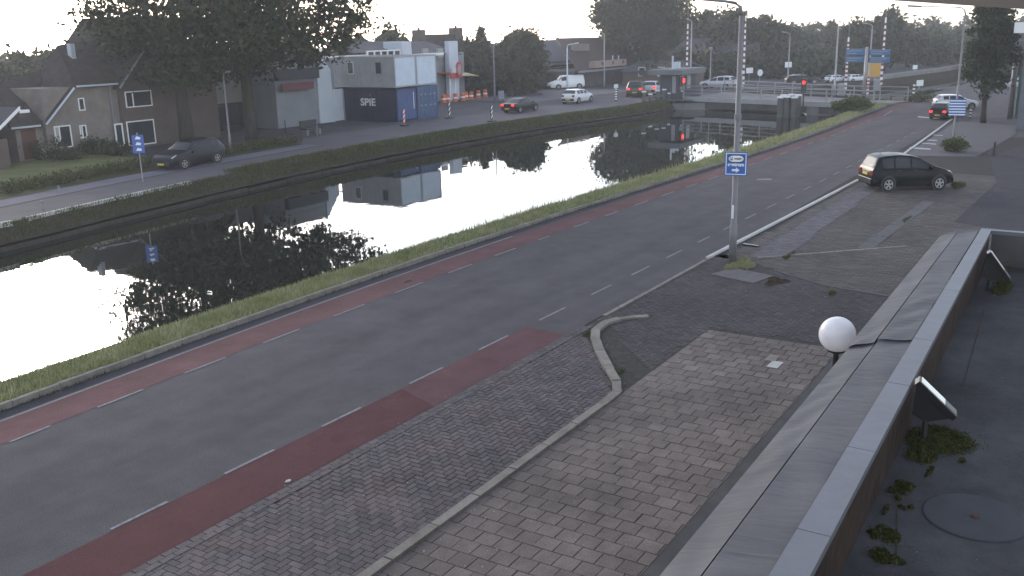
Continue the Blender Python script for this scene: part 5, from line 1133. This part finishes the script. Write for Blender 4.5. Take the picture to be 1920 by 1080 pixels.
# ---------------------------------------------------------------- bridge
q1, q2, q3 = G(1312, 180, .35), G(1465, 189, .35), G(1640, 200, .35)
br = thing('canal_bridge', 'low concrete road bridge with grey railings across the canal', 'bridge')
NE = [(86.4, 35.2), (85.0, 30), (83.6, 24.8), (82.2, 19.6), (81.4, 16.9)]
FE = [(96., 34.6), (93.6, 30), (90.6, 24.8), (88.2, 19.6), (87.6, 15.4)]
n = len(NE)
for i in range(n-1):
    MB().prism([NE[i], NE[i+1], FE[i+1], FE[i]], -.25 if i < 2 else -.1, .05+.1*math.sin(math.pi*(i+.5)/(n-1))).obj('deck', M_CONC, br)
for i in range(n-1):
    a, b_ = NE[i], NE[i+1]; MB().prism([(a[0]-.25, a[1]), (b_[0]-.25, b_[1]), (b_[0]+.1, b_[1]), (a[0]+.1, a[1])], -.15, .26).obj('edge_beam', M_PLAST, br)
    MB().prism([(a[0]-.02, a[1]), (b_[0]-.02, b_[1]), (b_[0]+.8, b_[1]), (a[0]+.8, a[1])], -.75, -.16).obj('girder', M_CONCD, br)
def rail(pts, nposts, zt, label_, m=M_STEEL):
    P_ = [Vector((x, y, .2)) for x, y in pts]; t = thing('bridge_railing', label_, 'railing'); 
    tot = [0]
    for a, b_ in zip(P_[:-1], P_[1:]): tot.append(tot[-1]+(b_-a).length)
    def at_(s):
        for i in range(len(P_)-1):
            if s <= tot[i+1]+1e-6: return P_[i].lerp(P_[i+1], (s-tot[i])/(tot[i+1]-tot[i]))
        return P_[-1]
    for k in range(nposts+1):
        p_ = at_(tot[-1]*k/nposts); MB().box(p_.x-.04, p_.x+.04, p_.y-.05, p_.y+.05, .06, zt).obj('post', m, t)
    for z in (zt, zt-.35, zt-.7): MB().tube([tuple(Vector((p_.x, p_.y, z))) for p_ in P_], .035 if z < zt else .05, 6).obj('rail', m, t)
rail(NE, 9, 1.25, 'near grey railing of the bridge'); rail([(x-.2, y) for x, y in FE], 9, 1.25, 'far grey railing of the bridge')
for (pp, w_, l_) in (((1310, 1345), 0, 0),): pass
MB().prism([(84.6, 35.6), (87, 29.6), (95.5, 29.9), (96, 35.6)], -2, -.26).obj('abutment', M_CONC, br)
MB().prism([(82.8, 22.6), (82.6, 20.4), (88, 20.6), (88, 22.8)], -2, -.12).obj('pier', M_CONC, br)
MB().prism([(82.2, 18.6), (81.6, 16.8), (88, 15.6), (88, 18.2)], -2, -.12).obj('abutment', M_CONC, br)
bp_ = G(1462, 217, -.87); bp2 = G(1500, 217, -.87)
fd = thing('timber_fender', 'cluster of dark timber piles with white caps before the bridge pier', 'fender')
k = 0
for (px, dx, tp) in ((1463, 0, 184), (1469, 1.1, 180), (1475, .2, 183), (1483, 1.2, 179), (1489, .1, 184), (1496, .9, 180)):
    Xp = 80.0+dx*.8; a = (Xp, FX(px, 200, Xp)[0]); h = HT(a, tp); MB().tube([(a[0], a[1], -2), (a[0], a[1], h)], .26, 8).obj('pile', M_TIMB, fd); MB().tube([(a[0], a[1], h), (a[0], a[1], h+.12)], .3, 8).obj('cap', M_WHITE, fd)
ya_, yb_2 = FX(1463, 200, 80.4)[0], FX(1497, 200, 80.4)[0]
MB().box(80.3, 81.0, yb_2, ya_, -1.8, .45).obj('planking', M_TIMB, fd)
fd2 = thing('timber_fender', 'row of grey mooring piles with white caps before the bridge hut', 'fender')
prev = None
for k, (px, py, tp) in enumerate(((1207, 211, 173), (1219, 207, 178), (1232, 206, 171), (1245, 204, 169), (1255, 204, 176), (1264, 204, 169), (1276, 203, 172))):
    a = G(px, py, -.87); h = HT((a[0], a[1]), tp); MB().tube([(a[0], a[1], -2), (a[0], a[1], h)], .17, 8).obj('pile', M_TIMB, fd2); MB().tube([(a[0], a[1], h), (a[0], a[1], h+.12)], .22, 8).obj('cap', M_WHITE, fd2)
    if prev:
        for z in (.3, -.25): MB().slab([(prev[0], prev[1]-.18, z), (a[0], a[1]-.18, z), (a[0], a[1]-.18, z+.2), (prev[0], prev[1]-.18, z+.2)], (0, .08, 0)).obj('beam', M_TIMB, fd2)
    prev = a
# hut: corner towards the camera, long face along the quay
C = G(1270, 187)
def solve(f, tgt):
    lo, hi = .2, 12.
    for _ in range(40):
        m_ = (lo+hi)/2
        if abs(PR(*f(m_), 0)[0]-PR(*f(0), 0)[0]) < abs(tgt-PR(*f(0), 0)[0]): lo = m_
        else: hi = m_
    return lo
dY = solve(lambda q: (C[0], C[1]+q), 1237); dX = solve(lambda q: (C[0]+q, C[1]), 1303)
hu = C; ht = thing('bridge_hut', 'flat roofed bridge keeper hut with overhanging grey slab roof', 'hut', (C[0], C[1], 0)); Yh = C[1]
zt = HT(C, 140); zt2 = HT(C, 130)
MB().box(0, dX, 0, dY, 0, zt).obj('wall', mat('hut_wall', (.060, .064, .078), .7), ht)
MB().bbox(-.7, dX+.9, -.7, dY+.9, zt+.003, zt2, .04).obj('roof', mat('hut_roof', (.14, .145, .155), .7, var=.1), ht)
for a in (.12, .5): 
    w_ = MB().box(dX*a, dX*a+.9, -.04, -.003, .9, zt-.15).obj('window', M_PLAST, ht); MB().box(dX*a+.1, dX*a+.8, -.05, -.041, 1., zt-.25).obj('pane', M_STEEL, w_)
w_ = MB().box(-.04, -.003, dY*.1, dY*.3, .6, zt-.15).obj('window', M_STEEL, ht)
for f_ in (.35, .55): MB().box(dX*f_, dX*f_+.35, dY*.5, dY*.5+.3, zt2, zt2+.6).obj('roof_box', M_LGREY, ht)
MB().tube([(.6, .8, zt2), (.6, .8, zt2+1.2)], .09, 8).obj('camera_mast', M_LGREY, ht)
qh = lambda px, py: (FY(px, py, Yh)[0]-hu[0], FY(px, py, Yh)[1])
sgl = thing('bridge_signal', 'round red lit signal before the bridge hut wall', 'signal', (hu[0]+qh(1274, 152)[0], Yh-.4, 0)); zs = FY(1274, 152, Yh-.4)[1]
MB().tube([(0, 0, 0), (0, 0, zs-.3)], .05, 8).obj('post', M_GREYP, sgl); MB().bbox(-.3, .3, 0, .2, zs-.55, zs+.35).obj('housing', M_DARK, sgl)
MB().slab([(.22*math.cos(t_), -.02, zs+.22*math.sin(t_)) for t_ in np.linspace(0, 6.0, 18)], (0, -.05, 0)).obj('lamp', M_REDL, sgl)
pp = G(1510, 192); s2 = thing('bridge_signal', 'small red lit signal on the bridge railing', 'signal', (80.9, pp[1]*1.0, 0)); d_ = ray(1508, 155); t_ = 80.9/d_[0]; ys, zs = d_[1]*t_, CAM_H+d_[2]*t_; s2.location = (80.9, ys, 0)
MB().tube([(0, 0, 0), (0, 0, zs)], .06, 8).obj('post', M_BLACK, s2); MB().bbox(-.1, .1, -.22, .22, zs-.75, zs+.32).obj('housing', M_BLACK, s2); MB().bbox(-.14, -.101, -.11, .11, zs-.10, zs+.14, .0).obj('lamp', M_REDL, s2)
fp = thing('hut_fence', 'blue grey panel fence between hut and bridge', 'fence')
for k in range(3):
    a, b_ = G(1270+k*14, 184-k*1.5), G(1283+k*14, 182.5-k*1.5); h = 1.1; MB().slab([(a[0], a[1], 0), (b_[0], b_[1], 0), (b_[0], b_[1], h), (a[0], a[1], h)], (.05, 0, 0)).obj('panel', mat('fence_blue', (.07, .075, .11), .6), fp)
# reed bush and verge end
bush('verge_shrub', 'bushy green shrub at the canal corner before the bridge end', 1596, 211, 183, 1.25, 2600, M_SHRUB, size=.2)
# black kerb fence line beyond the junction
kf = thing('low_rail', 'long low dark and white edge rail beyond the junction', 'rail'); a, b_ = G(1588, 181), G(1762, 193)
v_ = Vector((b_[0]-a[0], b_[1]-a[1])); 
for k in range(8): c1_, c2_ = Vector(a)+v_*(k/8+.003), Vector(a)+v_*((k+1)/8-.003); MB().prism([(c1_.x, c1_.y), (c2_.x, c2_.y), (c2_.x+.3, c2_.y), (c1_.x+.3, c1_.y)][::-1], 0, .22).obj('kerb_stone', M_KERB, kf)
# traffic signs beyond the bridge
def tsign(px, py, top, label, w_=.5, m=M_WHITE, round_=False, rz=-.6):
    p = G(px, py); h = HT(p, top); t = thing('traffic_sign', label, 'sign', (p[0], p[1], 0), rz); MB().tube([(0, 0, 0), (0, 0, h)], .05, 6).obj('post', M_STEEL, t)
    if round_: MB().slab([(w_*math.cos(a), -.07, h-w_+w_*math.sin(a)) for a in np.linspace(0, 6, 14)], (0, .02, 0)).obj('plate', m, t)
    else: MB().bbox(-w_, w_, -.07, -.05, h-w_*1.3, h).obj('plate', m, t)
    return t
tsign(1404, 153, 127, 'white traffic sign with lower plate beyond the bridge, left one', .5); tsign(1424, 153, 130, 'white arrow sign beyond the bridge, right one', .4, round_=True)
tsign(1388, 158, 131, 'white ring shaped sign at the foot of the tall boom', .35, round_=True); tsign(1476, 152, 116, 'white sign on the lamp beyond the bridge', .5)
tsign(1714, 140, 122, 'thin white sign on the far canal bank', .4); tsign(1723, 168, 150, 'violet and white board beside the banded post', .45)
bt = thing('jetty', 'narrow grey jetty in the far canal behind the white car', 'jetty', (*G(1768, 170, -.6), 0), -.35); MB().box(-1.5, 5, -.25, .25, -.45, -.3).obj('deck', M_CONC, bt)
for x_ in (-1, 1.5, 4): MB().tube([(x_, 0, -1.6), (x_, 0, -.46)], .1, 6).obj('pile', M_TIMB, bt)
bush('verge_shrub', 'low grass clump beside the white turning car', 1732, 190, 180, 1.5, 900, M_SHRUB, size=.2)

# ---------------------------------------------------------------- trees and houses behind
G_ = 'trees along the horizon'
TR = [ # px, dist, top px, width px, bottom px, n, label
 (25, 95, 128, 90, 215, 2600, 'hazy tree at the far left edge behind the neighbour roof'), (110, 105, 98, 130, 190, 4200, 'wide hazy tree behind the brick house roof'),
 (736, 118, 52, 72, 100, 2600, 'hazy round tree behind the office roof'), (672, 112, 62, 70, 110, 1800, 'hazy tree half hidden behind the lime crown'),
 (893, 108, 82, 95, 180, 3600, 'dense bushy tree left of the thin mast'), (935, 104, 88, 70, 180, 3000, 'broad bush tree right behind the thin mast'), (982, 106, 58, 82, 165, 4200, 'tall round tree left of the dark roofed hall'), (958, 102, 95, 60, 165, 2200, 'low tree before the tall round tree'),
 (1105, 150, 78, 30, 110, 900, 'small tree peeking over the hall roof'), (1318, 150, 28, 80, 160, 3600, 'tall pine shaped tree right of the hut lamp'), (1268, 145, 48, 60, 160, 2400, 'tree right behind the upright boom'), (1370, 140, 30, 90, 160, 4200, 'dense tree behind the tall lamp post'), (1428, 138, 34, 70, 160, 3600, 'round dark tree right of the tall boom'),
 (1465, 165, 50, 60, 150, 2200, 'thin crowned tree beyond the round dark tree'), (1508, 170, 66, 80, 150, 2600, 'hazy tree left of the gabled far roof'), (1553, 175, 42, 22, 120, 900, 'thin upright tree beside the straight mast'), (1545, 170, 76, 60, 150, 1800, 'low hazy tree beside the gabled far roof'),
 (1598, 150, 40, 55, 150, 2600, 'tree behind the left blue boards'), (1575, 160, 58, 40, 150, 1500, 'small tree behind the banded boom'), (1650, 148, 24, 62, 150, 4200, 'tallest tree behind the right banded boom'), (1695, 160, 54, 60, 145, 2800, 'broad tree right of the tallest one'), (1735, 165, 64, 70, 140, 2800, 'round tree before the far canal bend'), (1775, 175, 76, 70, 135, 2500, 'small hazy tree left of the poplar'), (1812, 170, 84, 70, 140, 2200, 'hazy tree partly behind the poplar'),
 (1896, 120, 88, 50, 160, 1800, 'tree between poplar and grey pole'), (1855, 150, 80, 80, 150, 1600, 'tree directly behind the poplar')]
for (px, dist, tp, wd, bp_, n_, lb) in TR:
    p = AD(px, dist); h = HT(p, tp); zb = max(.6, HT(p, bp_) if PR(p[0], p[1], .6)[1] > bp_ else .6); r = wd/2*dist/FPX*1.02
    tree('background_tree', lb, p, h*1.02, r, min(zb, h*.25), int(n_*1.5), .30+dist*.0022, M_LEAFB, G_, nclump=70, csize=r*.33, trunk_r=.3, limbs=4, hollow=.2)
p = AD(905, 112); tree('conifer_tree', 'dark pointed conifer above the bushy trees', p, HT(p, 42), 1.15, 1., 2600, .35, M_LEAFC, None, nclump=80, csize=.35, shape='cone', hollow=.1, limbs=0)
p = AD(1200, 128); tree('big_dark_tree', 'huge dark broad tree behind the bridge hut reaching the top edge', p, HT(p, -34), 6.0, 3.2, 26000, .42, M_LEAF, None, nclump=230, csize=1.2, trunk_r=.5, limbs=9, hollow=.25)
for k, (px, dist, tp, w_) in enumerate(((1335, 135, 72, 12), (1500, 150, 92, 9), (1552, 160, 82, 10), (1665, 175, 100, 9), (1226, 118, 116, 8))):
    p = AD(px, dist); zt = HT(p, tp); h_ = thing('far_house', ['violet grey roofed house behind the short lamp', 'low hazy house with pale window left of the booms', 'gabled hazy roof beside the straight mast', 'low hazy house behind the right boom', 'dark flat building just left above the hut'][k], 'house', (p[0], p[1], 0), math.atan2(p[1], p[0])-math.pi/2+(.3 if k % 2 else -.3), 'far houses among the trees')
    hw = w_/2; MB().box(-hw, hw, 0, 8, 0, zt*.62).obj('wall', M_WALLD, h_)
    rr = MB(); roofslab(rr, [(-hw-.3, -.4, zt*.60), (hw+.3, -.4, zt*.60), (hw-.8, 4, zt), (-hw+.8, 4, zt)], .2); roofslab(rr, [(-hw+.8, 4, zt), (hw-.8, 4, zt), (hw+.3, 8.4, zt*.6), (-hw-.3, 8.4, zt*.6)], .2); rr.obj('roof', M_ROOFG, h_)
    for j in (-.5, .1, .6): win(h_, hw*j, hw*j+.9, 1., 2.1, 0, .1)
# shrubs closing the low gaps; far wood as one mass
V = []
for _ in range(520):
    px = random.uniform(830, 1900)
    if 1005 < px < 1225: continue
    dist = random.uniform(128, 150) if px > 1230 else random.uniform(112, 135); p = AD(px, dist)
    if 12 < p[1] < 30 and p[0] < 170 and px > 1600: dist = 185; p = AD(px, dist)
    h = random.uniform(2.0, 4.2)*(dist/130)
    V.append(leaves(crown_pts((p[0], p[1], h*.45), (2.2, 2.2, h*.55), 60, 8, .9), .8))
for _ in range(700):
    px = random.uniform(-60, 2000); dist = random.uniform(190, 260) if px > 1250 else random.uniform(135, 170); p = AD(px, dist); h = random.uniform(4.2, 6.2)*(dist/190)*(1.0 if px > 1250 else .95)
    V.append(leaves(crown_pts((p[0], p[1], h*.5), (4, 4, h*.5), 70, 10, 1.3), 1.2))
link('far_wood', np_mesh('far_wood', np.concatenate(V), 4, M_LEAFB), kind='stuff', label='dark wooded backdrop behind the village')
# reeds on far canal bank
MB().prism([(118.9, 25.2), (145, 20.6), (200, 16), (200, 17), (145, 21.8), (118.9, 26.6)], -.0, .45).obj('canal_edge', M_CONC, kind='structure')
# unseen trees added left of the frame to keep the low sun off the road
for k, (x_, y_, h_, r_) in enumerate(((18, 60, 13, 5), (10, 66, 14, 6), (25, 72, 13, 5.5), (38, 70, 11, 4.5), (47, 70, 12, 5), (56, 72, 12, 5))):
    if k < 3: tree('shade_tree', ['added shade tree outside the left edge, nearest', 'added shade tree outside the left edge, second', 'added shade tree outside the left edge, farthest'][k], (x_, y_), h_, r_, 1.5, 6000, .5, M_LEAFB, None, nclump=90, csize=1.6)

# ---------------------------------------------------------------- morning haze
hz = MB().box(-70, 560, -70, 440, -3.2, 19.0)
hm = D.materials.new('haze_volume'); hm.use_nodes = True; n = hm.node_tree; n.nodes.remove(n.nodes['Principled BSDF']); pv = n.nodes.new('ShaderNodeVolumePrincipled')
pv.inputs['Color'].default_value = (.92, .94, 1, 1); pv.inputs['Density'].default_value = HAZE; pv.inputs['Anisotropy'].default_value = .35
n.links.new(pv.outputs[0], n.nodes['Material Output'].inputs['Volume']); hz.obj('haze', hm, kind='stuff', label='pale morning haze over the whole place')
